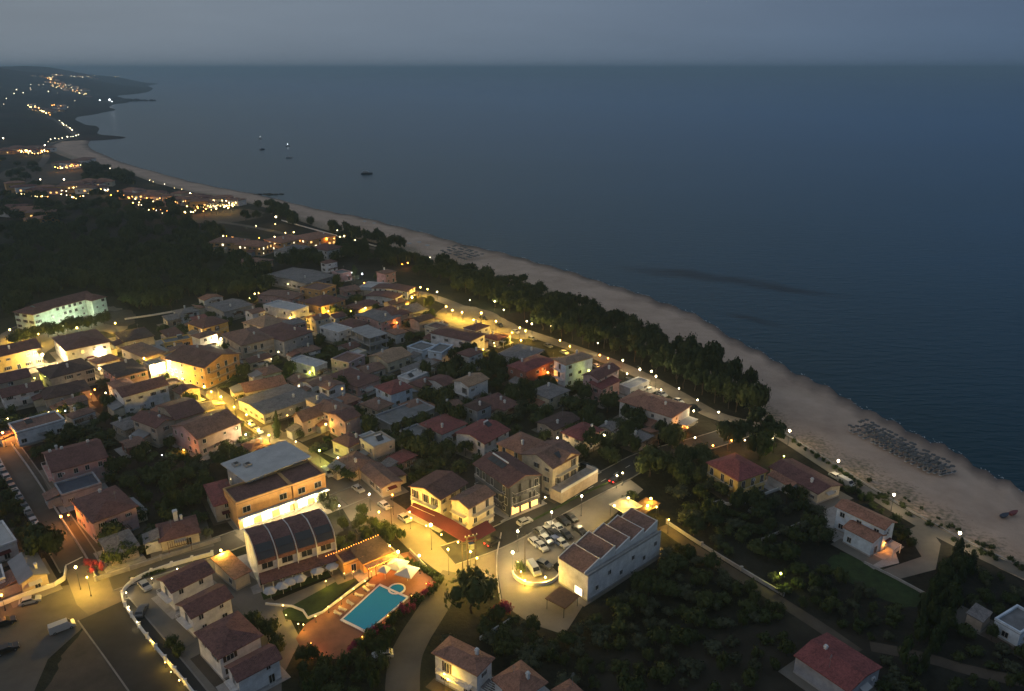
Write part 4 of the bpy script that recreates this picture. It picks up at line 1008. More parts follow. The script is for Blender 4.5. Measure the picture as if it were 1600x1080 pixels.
# ------------------------------------------------------------------ labels for many things of one kind
ORD = ['first', 'second', 'third', 'fourth', 'fifth', 'sixth', 'seventh', 'eighth', 'ninth', 'tenth', 'eleventh', 'twelfth', 'thirteenth', 'fourteenth', 'fifteenth', 'sixteenth', 'seventeenth', 'eighteenth', 'nineteenth', 'twentieth']
PEND = {}                            # (kind phrase, place phrase) -> [objects]
def pend(o, what, place, cat, group, plural=None): PEND.setdefault((what, place, cat, group, plural or what + 's'), []).append(o)
def settle():
    for (what, place, cat, group, plural), obs in PEND.items():
        obs.sort(key=lambda o: px_of(o.location)[0])
        n = len(obs)
        for i, o in enumerate(obs):
            if n == 1: lab = f'{what} {place}'
            elif n <= len(ORD): lab = f'{ORD[i]} {what} from left, {place}'
            else: lab = f'one of many {plural} {place}'
            if len(lab.split()) > 16: lab = f'{ORD[i]} {what} {place}' if n > 1 and n <= len(ORD) else lab
            if len(lab.split()) > 16: lab = ' '.join(w_ for w_ in lab.split() if w_ not in ('the', 'a'))
            tag(o, lab, cat, group)
def inside(p, poly):
    x, y = p[0], p[1]; c = False; j = len(poly) - 1
    for i in range(len(poly)):
        (xi, yi), (xj, yj) = poly[i], poly[j]
        if (yi > y) != (yj > y) and x < (xj - xi) * (y - yi) / (yj - yi) + xi: c = not c
        j = i
    return c
def edge_dist(p, poly):
    best = 1e9
    for i in range(len(poly)):
        (ax, ay), (bx, by) = poly[i - 1], poly[i]
        ux, uy = bx - ax, by - ay; t = max(0, min(1, ((p[0]-ax)*ux + (p[1]-ay)*uy) / (ux*ux + uy*uy + 1e-9)))
        best = min(best, math.hypot(p[0] - ax - t*ux, p[1] - ay - t*uy))
    return best
def near_house(p):
    b, bd = None, 1e9
    for poly, root in FOOT:
        cx = sum(q[0] for q in poly) / 4; cyy = sum(q[1] for q in poly) / 4
        d = math.hypot(p[0] - cx, p[1] - cyy)
        if d < bd: b, bd = root, d
    return b, bd
def clear(p, r, roads=True):
    for poly, _ in FOOT:
        if abs(p[0] - poly[0][0]) > 45 or abs(p[1] - poly[0][1]) > 45: continue
        if inside(p, poly) or edge_dist(p, poly) < r: return False
    if roads:
        for poly in NO_TREES:
            if inside(p, poly) or edge_dist(p, poly) < r * .6: return False
        for pts, hw in ROADS:
            for a, b in zip(pts, pts[1:]):
                u = b - a; t = max(0, min(1, ((p[0]-a.x)*u.x + (p[1]-a.y)*u.y) / (u.x*u.x + u.y*u.y + 1e-9)))
                if math.hypot(p[0] - a.x - t*u.x, p[1] - a.y - t*u.y) < hw + r * .6: return False
    return True

# ------------------------------------------------------------------ the many small houses between
ri = random.Random(77)
u0 = at(490, 622) - at(412, 648); ANG = math.atan2(u0.y, u0.x)
ZONE = [(40,625),(150,600),(200,545),(250,520),(300,475),(420,470),(520,425),(640,445),(700,505),(800,545),(900,578),(965,620),(985,690),(880,690),(820,670),(700,720),(640,740),(560,715),(480,680),(400,700),(330,720),(220,690),(120,680)]
cnt = 0
for _ in range(6000):
    if cnt >= 54: break
    x, y = ri.uniform(40, 985), ri.uniform(425, 740)
    if not inside((x, y), ZONE) or (x > 640 and y > 540 and ri.random() < .75): continue
    p = at(x, y); w_, d_ = ri.uniform(5.5, 9.5), ri.uniform(5, 8); h = ri.choice((2.9, 3.1, 3.3, 4.4, 5.6, 5.9)); ang = ANG + ri.gauss(0, .07) + ri.choice((0, 0, math.pi / 2)) * 0
    u = Vector((math.cos(ang), math.sin(ang), 0)); n = Vector((-u.y, u.x, 0))
    probe = [p + u * (a * w_/2) + n * (b * d_) for a in (-1, 0, 1) for b in (0, .5, 1)]
    if not all(clear(q, 1.0) for q in probe): continue
    P, Q = px_of((*(p - u * w_/2).xy, h)), px_of((*(p + u * w_/2).xy, h))
    rk, wk = ri.choice(('ma', 'ma', 'bn', 'rd', 'te', 'gt', 'dk', 'bn')), ri.choice(('wh', 'cr', 'be', 'pk', 'gr', 'wh', 'be'))
    kind = ri.choice(('hip', 'gable', 'gable', 'hip', 'shed', 'flat'))
    if kind == 'flat': rk = ri.choice(('gy', 'wt', 'bn'))
    hs, dd = near_house(p); lab0 = hs['label'] if 'label' in hs else ''
    root, vv = house('x', [(P, Q, d_, h, kind, wk, rk, D_(rh=ri.uniform(.8, 1.6), lit=.04, ridge=ri.choice('xxy'), ov=ri.uniform(.2, .5)))], 'house', 'small_house')
    HOUSES.pop(); FOOT[-1] = (FOOT[-1][0], hs)
    nm = dict(ma='maroon', bn='brown', rd='red', te='terracotta', gt='grey', dk='dark', gy='grey', wt='pale')[rk]
    pend(root, nm + ' roofed cottage', 'by ' + lab0, 'house', 'small town houses'); cnt += 1
# ------------------------------------------------------------------ pool garden
area('pool_deck', [(462,998),(478,975),(575,910),(612,868),(640,862),(682,912),(640,945),(576,995),(540,1030),(480,1030)], .03, M['terracotta'])
area('hotel_lawn', [(441,955),(446,968),(480,973),(545,917),(563,900),(545,898)], .045, M['lawn'])
area('garden_path', [(415,945),(440,962),(470,948),(560,899),(600,862),(585,858),(548,890)], .036, M['paving'])
area('veranda_lawn', [(412,938),(530,895),(545,888),(538,872),(404,915)], .034, M['lawn'])
root = empty('swimming_pool', at(585, 951)); pq = [at(x, y) for x, y in ((536,968),(574,987),(635,935),(593,916))]
cc = root.location
mb = MB(); outer = [p - cc for p in pq]
ctr = sum((p for p in outer), Vector()) / 4
grow = lambda p, k: ctr + (p - ctr) * (1 + k / (p - ctr).length)
O = [grow(p, .7) for p in outer]
for i in range(4):
    a, b, c, d = O[i], O[(i+1) % 4], outer[(i+1) % 4], outer[i]
    mb.prism([a, b, c, d], -.3, .16)
mb.build('coping', M['whitewash'], root)
m, nt, b_ = principled('pool_water'); 
nz = nt.nodes.new('ShaderNodeTexNoise'); nz.inputs['Scale'].default_value = 1.5; nz.inputs['Detail'].default_value = 3
bp = nt.nodes.new('ShaderNodeBump'); bp.inputs['Strength'].default_value = .15; nt.links.new(nz.outputs['Fac'], bp.inputs['Height']); nt.links.new(bp.outputs[0], b_.inputs['Normal'])
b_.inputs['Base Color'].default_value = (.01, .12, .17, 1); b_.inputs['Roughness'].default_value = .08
b_.inputs['Emission Color'].default_value = (.01, .12, .19, 1); b_.inputs['Emission Strength'].default_value = .50      # glow put into the water itself, no lamp below it
mb = MB(); mb.add([(p.x, p.y, .10) for p in outer], [(0, 1, 2, 3)]); mb.build('water', m, root)
jc = at(620, 921) - cc
mb = MB(); ring = [(jc.x + 2.0 * math.cos(t * math.pi / 8), jc.y + 2.0 * math.sin(t * math.pi / 8)) for t in range(16)]
inn = [(jc.x + 1.6 * math.cos(t * math.pi / 8), jc.y + 1.6 * math.sin(t * math.pi / 8)) for t in range(16)]
for i in range(16): mb.prism([ring[i], ring[(i+1) % 16], inn[(i+1) % 16], inn[i]], -.2, .22)
mb.build('round_basin_rim', M['whitewash'], root)
mb = MB(); mb.add([(x, y, .14) for x, y in inn], [tuple(range(16))]); mb.build('round_basin_water', m, root)
tag(root, 'turquoise swimming pool with white coping and round basin', 'pool')
NO_TREES.append([(p.x, p.y) for p in pq])
# pool bar
r, vv = house('orange lit pool bar with tiled lean-to roofs', [((568,881),(613,862),6.5,3.0,'shed','ot','dk',D_(rh=.6,win='f',lit=1.0,ov=.3)), ((537,884),(567,873),5,2.8,'flat','ot','ma',D_(win='f',lit=.6))], 'bar', 'pool_bar', extras=False)
v = vv[0]; mb = MB(); mb.box(-v['w']/2 - .2, v['w']/2 + .2, -2.4, -.32, 2.75, 2.85)
v['put'](mb.build('counter_awning', ROOF['te'], r))
for i in range(5):
    mb = MB(); mb.box(-.09, .09, -.09, .09, 0, 2.75); v['put'](mb.build('post', M['wood'], r), -v['w']/2 + i * v['w'] / 4, -2.2)
mb = MB()
for i in range(22): mb.ball((-v['w']/2 + i * v['w'] / 21, -2.42, 2.95 + .06 * math.sin(i * 1.3)), .09, 6, 4)
for i in range(22): mb.ball((-v['w']/2 - 6 + i * (v['w'] + 6) / 21, v['d'] + .2, 4.0 + .06 * math.sin(i * 1.3)), .10, 6, 4)
v['put'](mb.build('string_of_bulbs', emit('bulb_orange', (1, .34, .05), 7), r))
for q in (-.35, 0, .35):
    ld = bpy.data.lights.new('bar_glow', 'POINT'); ld.energy = 380; ld.color = (1, .36, .05); ld.shadow_soft_size = .3; v['put'](link('bar_glow', ld, r), q * v['w'], -1.4, 2.3)
def parasol(name, p, rad, h, m, sides=8, droop=.5):
    root = empty(name, p)
    mb = MB(); mb.tube([(0, 0, 0), (0, 0, h + droop)], .04, 6); mb.build('pole', M['plastic'], root)
    mb = MB(); ap = (0, 0, h + droop)
    rim = [(rad * math.cos(2*math.pi*k/sides + .4), rad * math.sin(2*math.pi*k/sides + .4), h) for k in range(sides)]
    low = [(x, y, z - .16) for x, y, z in rim]
    mb.add([ap] + rim + low, [(0, 1 + k, 1 + (k+1) % sides) for k in range(sides)] + [(1 + k, 1 + sides + k, 1 + sides + (k+1) % sides, 1 + (k+1) % sides) for k in range(sides)])
    mb.build('canopy', m, root)
    return root
for (x, y, rad, lab) in ((621,897,3.0,'large pale square parasol next to the pool bar'), (637,908,3.0,'large pale square parasol nearest the pool'), (602,905,1.7,'small pale parasol between pool and bar')):
    o = parasol('parasol', at(x, y), rad, 2.7, M['cloth'], 4, .9); tag(o, lab, 'parasol', 'pool parasols')
for (x, y) in ((424,936),(443,928),(455,922),(470,917),(497,905),(520,898)):
    o = parasol('parasol', at(x, y), 1.6, 2.3, M['cloth'], 6, .6); pend(o, 'white parasol', 'in front of the vaulted hotel', 'parasol', 'hotel lawn parasols')
BED = None
def sunbed(name, p, rz, m):
    global BED
    if BED is None or m.name not in BED:
        BED = BED or {}
        f = MB(); f.box(-.33, .33, -.95, .95, .26, .33)
        for sx in (-1, 1):
            for sy in (-.8, .55): f.box(sx*.3 - .03, sx*.3 + .03, sy - .03, sy + .03, 0, .26)
        c = MB(); c.box(-.31, .31, -.93, .3, .335, .41); c.prism([(-.31, .3), (.31, .3), (.31, .95), (-.31, .95)], [.335, .335, .62, .62], [.41, .41, .70, .70])
        BED[m.name] = (f.mesh('frame', M['plastic']), c.mesh('cushion', m))
    root = empty(name, p, rz); link('frame', BED[m.name][0], root); link('cushion', BED[m.name][1], root)
    return root
ax = (pq[3] - pq[0]); axz = math.atan2(ax.y, ax.x)
for k in range(6):
    t = (k + .3 * math.sin(k * 5)) / 5; p = at(528 + 52 * t, 960 - 44 * t) ; 
    o = sunbed('sunbed', p + Vector((0, 0, .03)), axz + .5 * math.sin(k * 3), WALL['be']); pend(o, 'white sunbed', 'along the lawn side of the pool', 'sunbed', 'pool sunbeds')
# ------------------------------------------------------------------ lamps
def at_ground(px, py, up=0.0):
    """where the ray through a pixel first comes within `up` metres of the ground (for the far hills)"""
    a = (px - 800) / FPX; b = (540 - py) / FPX; d = np.array([a, CP + b * SP, -SP + b * CP])
    t = np.exp(np.linspace(math.log(400), math.log(7500), 700)); X = d[0] * t; Y = d[1] * t; Z = CAM_H + d[2] * t
    g = np.maximum(ground_z(X, Y), -1.0); hit = np.nonzero(Z < g + up)[0]
    i = hit[0] if len(hit) else len(t) - 1
    return Vector((X[i], Y[i], g[i]))
LM = {}
LP = 2.4                             # all lamps brighter or dimmer together
def lamp_data(col, pw):
    k = (col, pw)
    if k not in LM:
        l = bpy.data.lights.new('lamp_light', 'POINT'); l.energy = pw; l.shadow_soft_size = .25
        l.color = dict(w=(1, .76, .38), y=(1, .60, .07), o=(1, .33, .04), c=(.85, .92, 1.0), g=(.85, .85, .12), h=(.88, 1.0, .62))[col]; LM[k] = l
    return LM[k]
GLOW = {k + str(q): emit(f'lamp_glow_{k}{q}', c, q) for q in (3, 6, 12) for k, c in dict(w=(1, .85, .58), y=(1, .74, .30), o=(1, .42, .10), c=(.92, .96, 1), g=(.95, .95, .25), h=(.95, 1, .8)).items()}
LMESH = {}
rl0 = random.Random(3)
def lamp(px, py, h=5.0, pw=300, col='w', rad=.3, style='street', name=None, what=None, place=None, far=False):
    if py < 300:
        g = at_ground(px, py, h); p = Vector((g.x, g.y, g.z + h))
    else:
        p = at(px, py, h)
        for _ in range(40):                                         # keep the post outside the walls: nearer the camera, lower
            hit = any(inside(p, poly) for poly, _r in FOOT)
            if not hit or h < 1.2: break
            h -= .25; p = at(px, py, h)
        g = Vector((p.x, p.y, 0.0))
    rad = round(rad * (.8 if far else .66 * (.8, 1.0, 1.15)[int(px + py) % 3]), 2)
    pw *= LP
    root = empty('street_lamp' if style == 'street' else 'garden_lamp', g)
    gq = (6 if rl0.random() < .5 else 12) if far else (6 if pw < 260 * LP else 12); kk = (round(h, 1), col, rad, style, gq)
    if kk not in LMESH:
        a = MB(); a.tube([(0, 0, 0), (0, 0, h - rad)], [.06, .035], 6); a.box(-.11, .11, -.11, .11, 0, .25)
        b = MB(); b.ball((0, 0, h), rad, 8, 6)
        c = MB(); c.tube([(0, 0, h - rad * 1.1), (0, 0, h - rad * .75)], rad * .55, 8)
        LMESH[kk] = (a.mesh('post', M['darkmetal']), b.mesh('globe', GLOW[col + str(gq)]), c.mesh('collar', M['darkmetal']))
    for nm, me in zip(('post', 'globe', 'collar'), LMESH[kk]):
        if far and nm == 'collar': continue
        link(nm, me, root)
    if pw > 0:
        o = link('lamp_light', lamp_data(col, pw), root)
        s = -Vector((p.x, p.y, 0)).normalized() * (rad + .25); o.location = (s.x, s.y, h - rad * .4)
    if place is None:
        hs, d = near_house(g)
        place = 'by ' + hs['label'] if d < 60 else 'on the far shore road'
    pend(root, what or ('street lamp' if style == 'street' else 'garden lamp'), place, 'street lamp' if style == 'street' else 'lamp', 'lit lamps')
    return root
# main roads and squares
for a in [(809,830,6,650,'w',.42),(801,863,6,650,'w',.42),(862,800,6,600,'w',.42),(909,775,6,550,'w',.42),(960,790,6,700,'y',.40),(852,777,5,220,'w',.32),(982,778,5,350,'y',.35),
          (673,820,7,2200,'y',.5),(700,858,7,1500,'y',.3),(735,862,7,1100,'y',.3),(592,800,7,1000,'y',.3),(622,862,5,650,'y',.45),(609,853,5,300,'y',.3),(613,773,6,900,'o',.35),(640,800,5,900,'y',.3),(577,772,5,500,'w',.3),
          (964,743,4,420,'w',.4),(973,739,4,160,'w',.3),(1017,779,4,300,'y',.4),(1012,790,3.5,300,'y',.4),(1026,792,3,260,'y',.3),(1045,812,4,500,'y',.3),
          (118,886,6,1700,'y',.4),(136,902,5,700,'y',.3),(95,807,5,620,'o',.4),(107,805,3,220,'o',.3),(4,676,5,800,'o',.45),(2,930,4,260,'o',.35),(655,868,5,380,'w',.3),(745,872,6,900,'y',.32),
          (499,704,4,600,'g',.45),(462,690,4,160,'w',.3),(528,715,4,200,'w',.25),(530,790,5,900,'w',.3),(345,860,5,800,'y',.35),(480,745,5,500,'w',.3),(360,880,3,900,'w',.3),
          # lit street through the upper town
          (66,554,5,5200,'w',.6),(158,551,3.5,700,'w',.4),(155,576,3,400,'w',.35),(244,572,6,5200,'w',.6),(301,604,5,5200,'w',.6),(319,604,4,1500,'y',.4),(366,636,4,1700,'y',.4),
          (385,648,4,1300,'y',.35),(390,662,4,1300,'y',.35),(404,672,4,1100,'w',.35),(384,679,3,300,'w',.3),(345,529,4,1700,'w',.5),(318,531,3,600,'o',.4),(20,555,5,1500,'y',.4),
          (120,512,5,1400,'y',.35),(180,505,5,1500,'y',.35),(15,515,5,1800,'y',.4),(60,522,5,1300,'y',.35),(270,585,4,1000,'w',.3),(285,592,4,900,'y',.3),(220,526,3,600,'y',.35),(195,545,4,700,'y',.3),(345,620,5,2600,'y',.4),(330,612,4,1500,'y',.3),(262,578,5,2200,'y',.3),(225,560,5,1600,'y',.3),(420,680,5,1300,'y',.3),(445,692,5,900,'y',.3),(90,568,5,1500,'y',.3),
          # sandy square and pine edge
          (644,465,5,2600,'y',.5),(657,449,5,900,'y',.4),(668,452,5,700,'y',.4),(683,456,4,300,'w',.35),(697,479,4,1200,'y',.4),(707,485,4,1500,'y',.4),(722,488,4,1500,'y',.4),(752,489,5,2200,'y',.4),(775,502,5,1700,'y',.4),
          (740,500,5,1500,'y',.35),(812,512,5,900,'y',.4),(821,517,5,900,'y',.4),(800,520,4,900,'y',.35),(823,502,5,200,'w',.35),(831,506,5,200,'w',.35),(861,510,5,160,'w',.35),(908,515,4,140,'w',.35),(734,469,4,200,'w',.3),(773,471,4,200,'w',.35),(787,484,4,150,'w',.3),
          (875,532,5,1000,'y',.45),(890,541,4,700,'y',.35),(934,536,5,200,'w',.35),(937,555,4,420,'o',.4),(950,560,4,420,'o',.35),(973,563,5,450,'w',.45),(1000,577,5,380,'w',.45),(1018,580,5,260,'w',.4),(1025,588,5,300,'w',.45),(980,584,4,160,'w',.4),(1033,609,4,160,'w',.35),
          (1061,607,5,300,'w',.4),(1090,625,5,240,'w',.35),(1084,642,4,220,'w',.4),(1123,644,5,420,'w',.48),(1136,662,4,160,'w',.35),(1086,684,4,240,'w',.45),(1143,688,4,280,'o',.4),(1114,696,3,220,'o',.35),(1164,688,3,80,'w',.3),(1208,685,4,90,'w',.3),
          (1234,673,5,330,'w',.5),(1310,720,5,330,'w',.5),(1397,773,5,330,'w',.5),(1500,833,5,360,'w',.5),(1225,713,2.5,220,'g',.3),
          (944,680,4,220,'w',.45),(871,684,4,180,'w',.4),(1220,896,3.5,110,'g',.4),
          (640,454,4,500,'y',.35),(584,462,3,300,'w',.35),(612,465,3,250,'w',.35),(571,481,4,500,'y',.35),(513,486,4,1000,'y',.4),(534,489,4,1100,'g',.4),(548,486,4,900,'y',.35),(453,497,4,900,'y',.35),(494,493,4,1400,'y',.45),(470,500,4,900,'y',.35),(444,506,3,250,'c',.3),(566,480,4,600,'g',.35)]:
    lamp(a[0], a[1], a[2], a[3] * 1.45, *a[4:])
# lamps at house fronts and in gardens
for a in [(116,600,3,110,'w',.3),(103,587,3,80,'w',.28),(171,560,3,150,'w',.3),(148,609,3,420,'o',.35),(142,616,3,110,'o',.25),(165,614,3,120,'w',.3),(76,644,3,260,'y',.35),(90,642,3,160,'y',.3),(102,642,3,70,'c',.28),(12,654,3,80,'w',.3),(54,591,3,320,'g',.3),(94,534,3,200,'w',.3),(109,553,3,700,'w',.4),
          (111,626,2.5,130,'o',.25),(122,624,2.5,130,'o',.25),(133,621,2.5,130,'o',.25),(259,519,4,170,'y',.35),(286,540,3,120,'w',.28),(343,506,3,120,'w',.28),(435,550,4,140,'w',.38),(418,560,3,50,'w',.25),(424,561,3,50,'w',.25),(420,529,4,300,'g',.35),(484,582,3,700,'g',.4),(489,578,3,400,'w',.3),(421,599,3,260,'y',.3),(431,600,3,260,'y',.3),(401,493,4,250,'c',.38),
          (267,657,4,70,'w',.3),(308,694,3,70,'w',.3),(287,703,3,260,'o',.35),(253,711,3,50,'c',.25),(347,752,3,40,'w',.25),(449,649,4,110,'y',.35),(494,643,3,90,'w',.3),(502,634,4,130,'o',.38),(509,663,3.5,260,'y',.4),(120,735,4,420,'y',.5),(134,734,3,300,'g',.35),
          (818,695,6,160,'o',.35),(818,706,4,180,'o',.35),(792,712,4,80,'y',.28),(770,748,6,50,'w',.3),(856,582,4,620,'o',.55),(824,599,3,170,'o',.38),(889,589,3,60,'w',.28),(897,589,3,60,'w',.28),(920,579,6,160,'g',.5),(772,536,4,260,'y',.4),(773,541,3,220,'y',.38),(747,552,3,420,'o',.42),(755,546,3,260,'y',.3),(814,532,4,420,'y',.4),
          (620,504,3,160,'o',.38),(545,592,3,260,'y',.3),(553,598,3,260,'y',.3),(534,588,3,260,'y',.3),(585,580,3,220,'y',.28),(1010,650,3,180,'o',.35),(1011,657,2.5,120,'o',.3),(1058,661,2.5,200,'o',.32),(1066,667,2.5,200,'o',.32),(1074,668,2.5,200,'o',.3),
          (1390,820,5,100,'o',.28),(1381,836,3,170,'o',.32),(1383,848,2,150,'o',.28),(694,1053,4.2,200,'y',.3),(700,1062,3.5,200,'y',.3),(720,1060,2.5,120,'o',.28),
          (569,442,3,260,'o',.45),(637,411,3,280,'o',.45),(628,413,3,160,'o',.35),(566,428,4,300,'c',.5),(549,426,4,350,'c',.55),(537,425,4,200,'c',.4),(511,433,3,180,'y',.38),(450,444,3,110,'w',.32),(439,454,3,90,'w',.3),(328,460,3,150,'w',.38),(398,459,3,300,'y',.4),(390,466,3,300,'y',.35),(404,458,3,250,'y',.3),(492,401,3,100,'w',.38),(409,410,3,260,'o',.4),
          (571,377,4,110,'w',.4),(597,382,4,110,'w',.4),(672,402,4,110,'w',.4),(555,375,4,110,'w',.4),(706,419,3,160,'y',.35),(713,419,3,160,'y',.35),(720,420,3,160,'y',.35),(431,339,6,500,'w',.8),(430,350,4,300,'y',.5),(400,353,4,120,'w',.5),(328,360,4,90,'w',.5),(446,364,6,300,'y',.55),(459,363,6,420,'y',.7),(429,370,4,160,'w',.45),(481,369,5,220,'y',.45),(492,368,5,260,'y',.55),(538,369,5,420,'y',.7),(541,378,4,260,'y',.5),(527,360,4,90,'w',.45),(458,386,3,110,'c',.45),(521,373,4,160,'w',.45),
          (354,369,4,220,'o',.45),(362,371,4,220,'o',.45),(373,375,4,220,'o',.45),(405,372,5,260,'o',.4),(407,381,3,300,'o',.4),(466,377,4,320,'y',.4),(497,379,2,200,'c',.4)]:
    lamp(*a, style='garden')
# floodlights at the school front
for (x, y) in ((80,514),(98,509),(116,504),(130,500),(140,497),(122,503)): lamp(x, y, 1.2, 620, 'h', .3, 'garden', place='in front of the floodlit school')
# wall lamps round the hotel forecourt
for (x, y) in ((277,889),(237,904),(197,926),(201,948),(214,972),(235,1001),(258,1035),(267,1050),(280,1063)):
    lamp(x, y, 1.3, (110, 60, 130, 90, 45, 30, 25, 60, 70)[int(y) % 9], 'w' if y < 990 else 'y', .2, 'garden', place='on the forecourt wall')
for (x, y, c) in ((570,908,'y'),(552,920,'y'),(533,935,'y'),(513,948,'y'),(493,963,'y'),(466,975,'y'),(474,976,'y'),(442,946,'y'),(447,961,'y'),(509,908,'y'),(538,896,'y'),(536,886,'y')):
    lamp(x, y, 1.6, (90, 50, 120)[int(x) % 3], c, .2, 'garden', place='along the pool garden paths')
for (x, y) in ((666,912),(643,931),(606,962),(566,995),(486,1005),(474,1012),(580,893),(590,884),(600,880),(560,880),(545,868)):
    lamp(x, y, 1.8, (60, 35, 90, 20)[int(x) % 4], 'o', .16, 'garden', place='round the pool deck')
for (x, y) in ((552,893),): lamp(x, y, 2.1, 120, 'o', .2, 'garden', place='under the pool bar eaves')
# raised car deck lamps
for (x, y) in ((820,907),(852,902),(809,878),(814,893)): lamp(x, y, 1.6, 420, 'y', .28, 'garden', place='on the raised car deck')
# far lamps round the bay: along lines in the picture
rl = random.Random(5)
FARL = []
def chain(pts, n, pw, col, rad, place, jx=2, jy=1.5):
    mass = 'far hill' in place or 'harbour' in place or 'headland' in place or 'shoreline' in place
    n = int(n * 1.5); rad *= .72
    for i in range(n):
        t = i / max(1, n - 1) * (len(pts) - 1); k = min(int(t), len(pts) - 2); f = t - k
        x = pts[k][0] * (1-f) + pts[k+1][0] * f + rl.uniform(-jx, jx); y = pts[k][1] * (1-f) + pts[k+1][1] * f + rl.uniform(-jy, jy)
        if mass: FARL.append((at_ground(x, y, 5), rl.choice(col), rad * rl.choice((.6, .8, 1.0, 1.2)), pw if i % 6 == 0 else 0)); continue
        lamp(x, y, 5, pw if i % 5 == 0 else 0, rl.choice(col), round(rad * rl.choice((.6, .8, 1.0, 1.2)), 2), 'street', place=place, far=True)
chain([(26,302),(75,308)], 9, 260, 'yo', .7, 'in a row below the far field', 1)
chain([(95,300),(120,308),(158,298),(168,299)], 16, 260, 'yoow', .75, 'round the far resort terraces', 3, 3)
chain([(98,292),(125,294)], 4, 200, 'y', .7, 'above the far resort terraces')
chain([(210,318),(245,330),(300,328),(330,325),(366,321)], 30, 300, 'yooyw', .7, 'in the beach resort', 5, 4)
chain([(230,282),(290,300),(330,312),(368,318)], 10, 240, 'yw', .75, 'behind the bay beach', 4, 2)
chain([(325,322),(366,320)], 8, 420, 'y', .7, 'under the beach restaurant roof', 1, 1)
chain([(92,264),(112,261),(132,258)], 8, 420, 'oy', 1.0, 'on the orange lit terrace')
chain([(132,254),(142,260),(160,262),(172,262)], 6, 160, 'w', .8, 'among the bay trees', 3, 3)
chain([(30,236),(50,240),(76,238)], 16, 420, 'yoo', 1.1, 'in the shoreline village', 2, 2.5)
chain([(66,232),(78,218),(95,216),(112,214),(122,210)], 8, 300, 'w', 1.1, 'on the curving bay road', 1, 1)
chain([(113,204),(104,197),(92,189)], 6, 420, 'w', 1.2, 'climbing the bay road', 1.5, 1)
chain([(45,167),(58,168),(66,175),(77,179)], 14, 700, 'yoy', 1.5, 'in the harbour village', 2, 1.5)
chain([(80,165),(105,168)], 6, 400, 'ow', 1.3, 'behind the harbour village')
chain([(80,121),(77,127),(85,134),(100,136),(118,141),(133,146)], 36, 800, 'yoyow', 1.6, 'in the village climbing the far hill', 4, 4)
chain([(90,117),(120,120),(145,120)], 8, 700, 'yw', 1.7, 'on the ridge of the far hill', 3, 1)
chain([(10,150),(45,140),(60,130),(110,155)], 8, 500, 'w', 1.3, 'scattered over the far hill', 8, 5)
chain([(165,118),(185,120)], 3, 700, 'wy', 1.7, 'near the far headland')
chain([(180,300),(230,312),(300,318)], 14, 320, 'oyo', .7, 'among the resort bungalows', 8, 5)
chain([(85,262),(150,256)], 8, 320, 'oy', .8, 'on the far terrace edge', 4, 2)
chain([(352,369),(420,380),(470,374),(530,369)], 12, 340, 'oyo', .55, 'along the orange resort fronts', 4, 3)
for (x, y, pw, rad) in ((156,157,900,2.0), (171,156,2600,3.2), (175,159,900,1.6)): lamp(x, y, 6, pw, 'c', rad, 'street', place='at the far quay', far=True)
for (x, y) in ((5,216),(6,163),(63,281),(40,291),(100,281)): lamp(x, y, 5, 200, 'w', .9, 'street', place='alone in the far fields', far=True)
# the lamps of the farthest villages, too small to pick apart
mb = MB(); root = empty('far_village_lamps', (0, 0, 0))
for p, c, rad, pw in FARL:
    mb.tube([p, p + Vector((0, 0, 5))], .12, 4, 4); mb.ball(p + Vector((0, 0, 5 + rad)), rad, 6, 4, 'wyoc'.index(c))
    if pw:
        o = link('lamp_light', lamp_data(c, pw * LP), root); o.location = (p.x, p.y - rad - .6, p.z + 4.6)
mb.build('lamps', [GLOW['w12'], GLOW['y12'], GLOW['o12'], GLOW['c12'], M['darkmetal']], root)
tag(root, 'scattered lamps of the far villages round the bay', 'lamps', kind='stuff')
# ------------------------------------------------------------------ trees
def leafmat(name, c1, c2):
    m, nt, b = principled(name); L = nt.links
    oi = nt.nodes.new('ShaderNodeObjectInfo'); tc = nt.nodes.new('ShaderNodeTexCoord')
    n1 = nt.nodes.new('ShaderNodeTexNoise'); n1.inputs['Scale'].default_value = .7; n1.inputs['Detail'].default_value = 3; L.new(tc.outputs['Object'], n1.inputs['Vector'])
    ad = nt.nodes.new('ShaderNodeMath'); ad.operation = 'MULTIPLY_ADD'; ad.inputs[1].default_value = .5; L.new(oi.outputs['Random'], ad.inputs[0]); L.new(n1.outputs['Fac'], ad.inputs[2])
    mr = nt.nodes.new('ShaderNodeMapRange'); mr.inputs[1].default_value = .3; mr.inputs[2].default_value = 1.2; L.new(ad.outputs[0], mr.inputs[0])
    mx = nt.nodes.new('ShaderNodeMix'); mx.data_type = 'RGBA'; mx.inputs['A'].default_value = (*c1, 1); mx.inputs['B'].default_value = (*c2, 1)
    L.new(mr.outputs[0], mx.inputs['Factor']); L.new(mx.outputs['Result'], b.inputs['Base Color'])
    b.inputs['Roughness'].default_value = .85; b.inputs['Specular IOR Level'].default_value = .15
    return m
LEAF = dict(pine=leafmat('pine_needles', (.020, .034, .014), (.048, .066, .026)), leaf=leafmat('broad_leaves', (.026, .044, .014), (.075, .090, .032)),
            olive=leafmat('olive_leaves', (.040, .050, .028), (.085, .095, .056)), pink=leafmat('pink_blossom', (.16, .02, .05), (.40, .06, .10)), hedge=leafmat('hedge_leaves', (.020, .036, .013), (.050, .075, .022)))
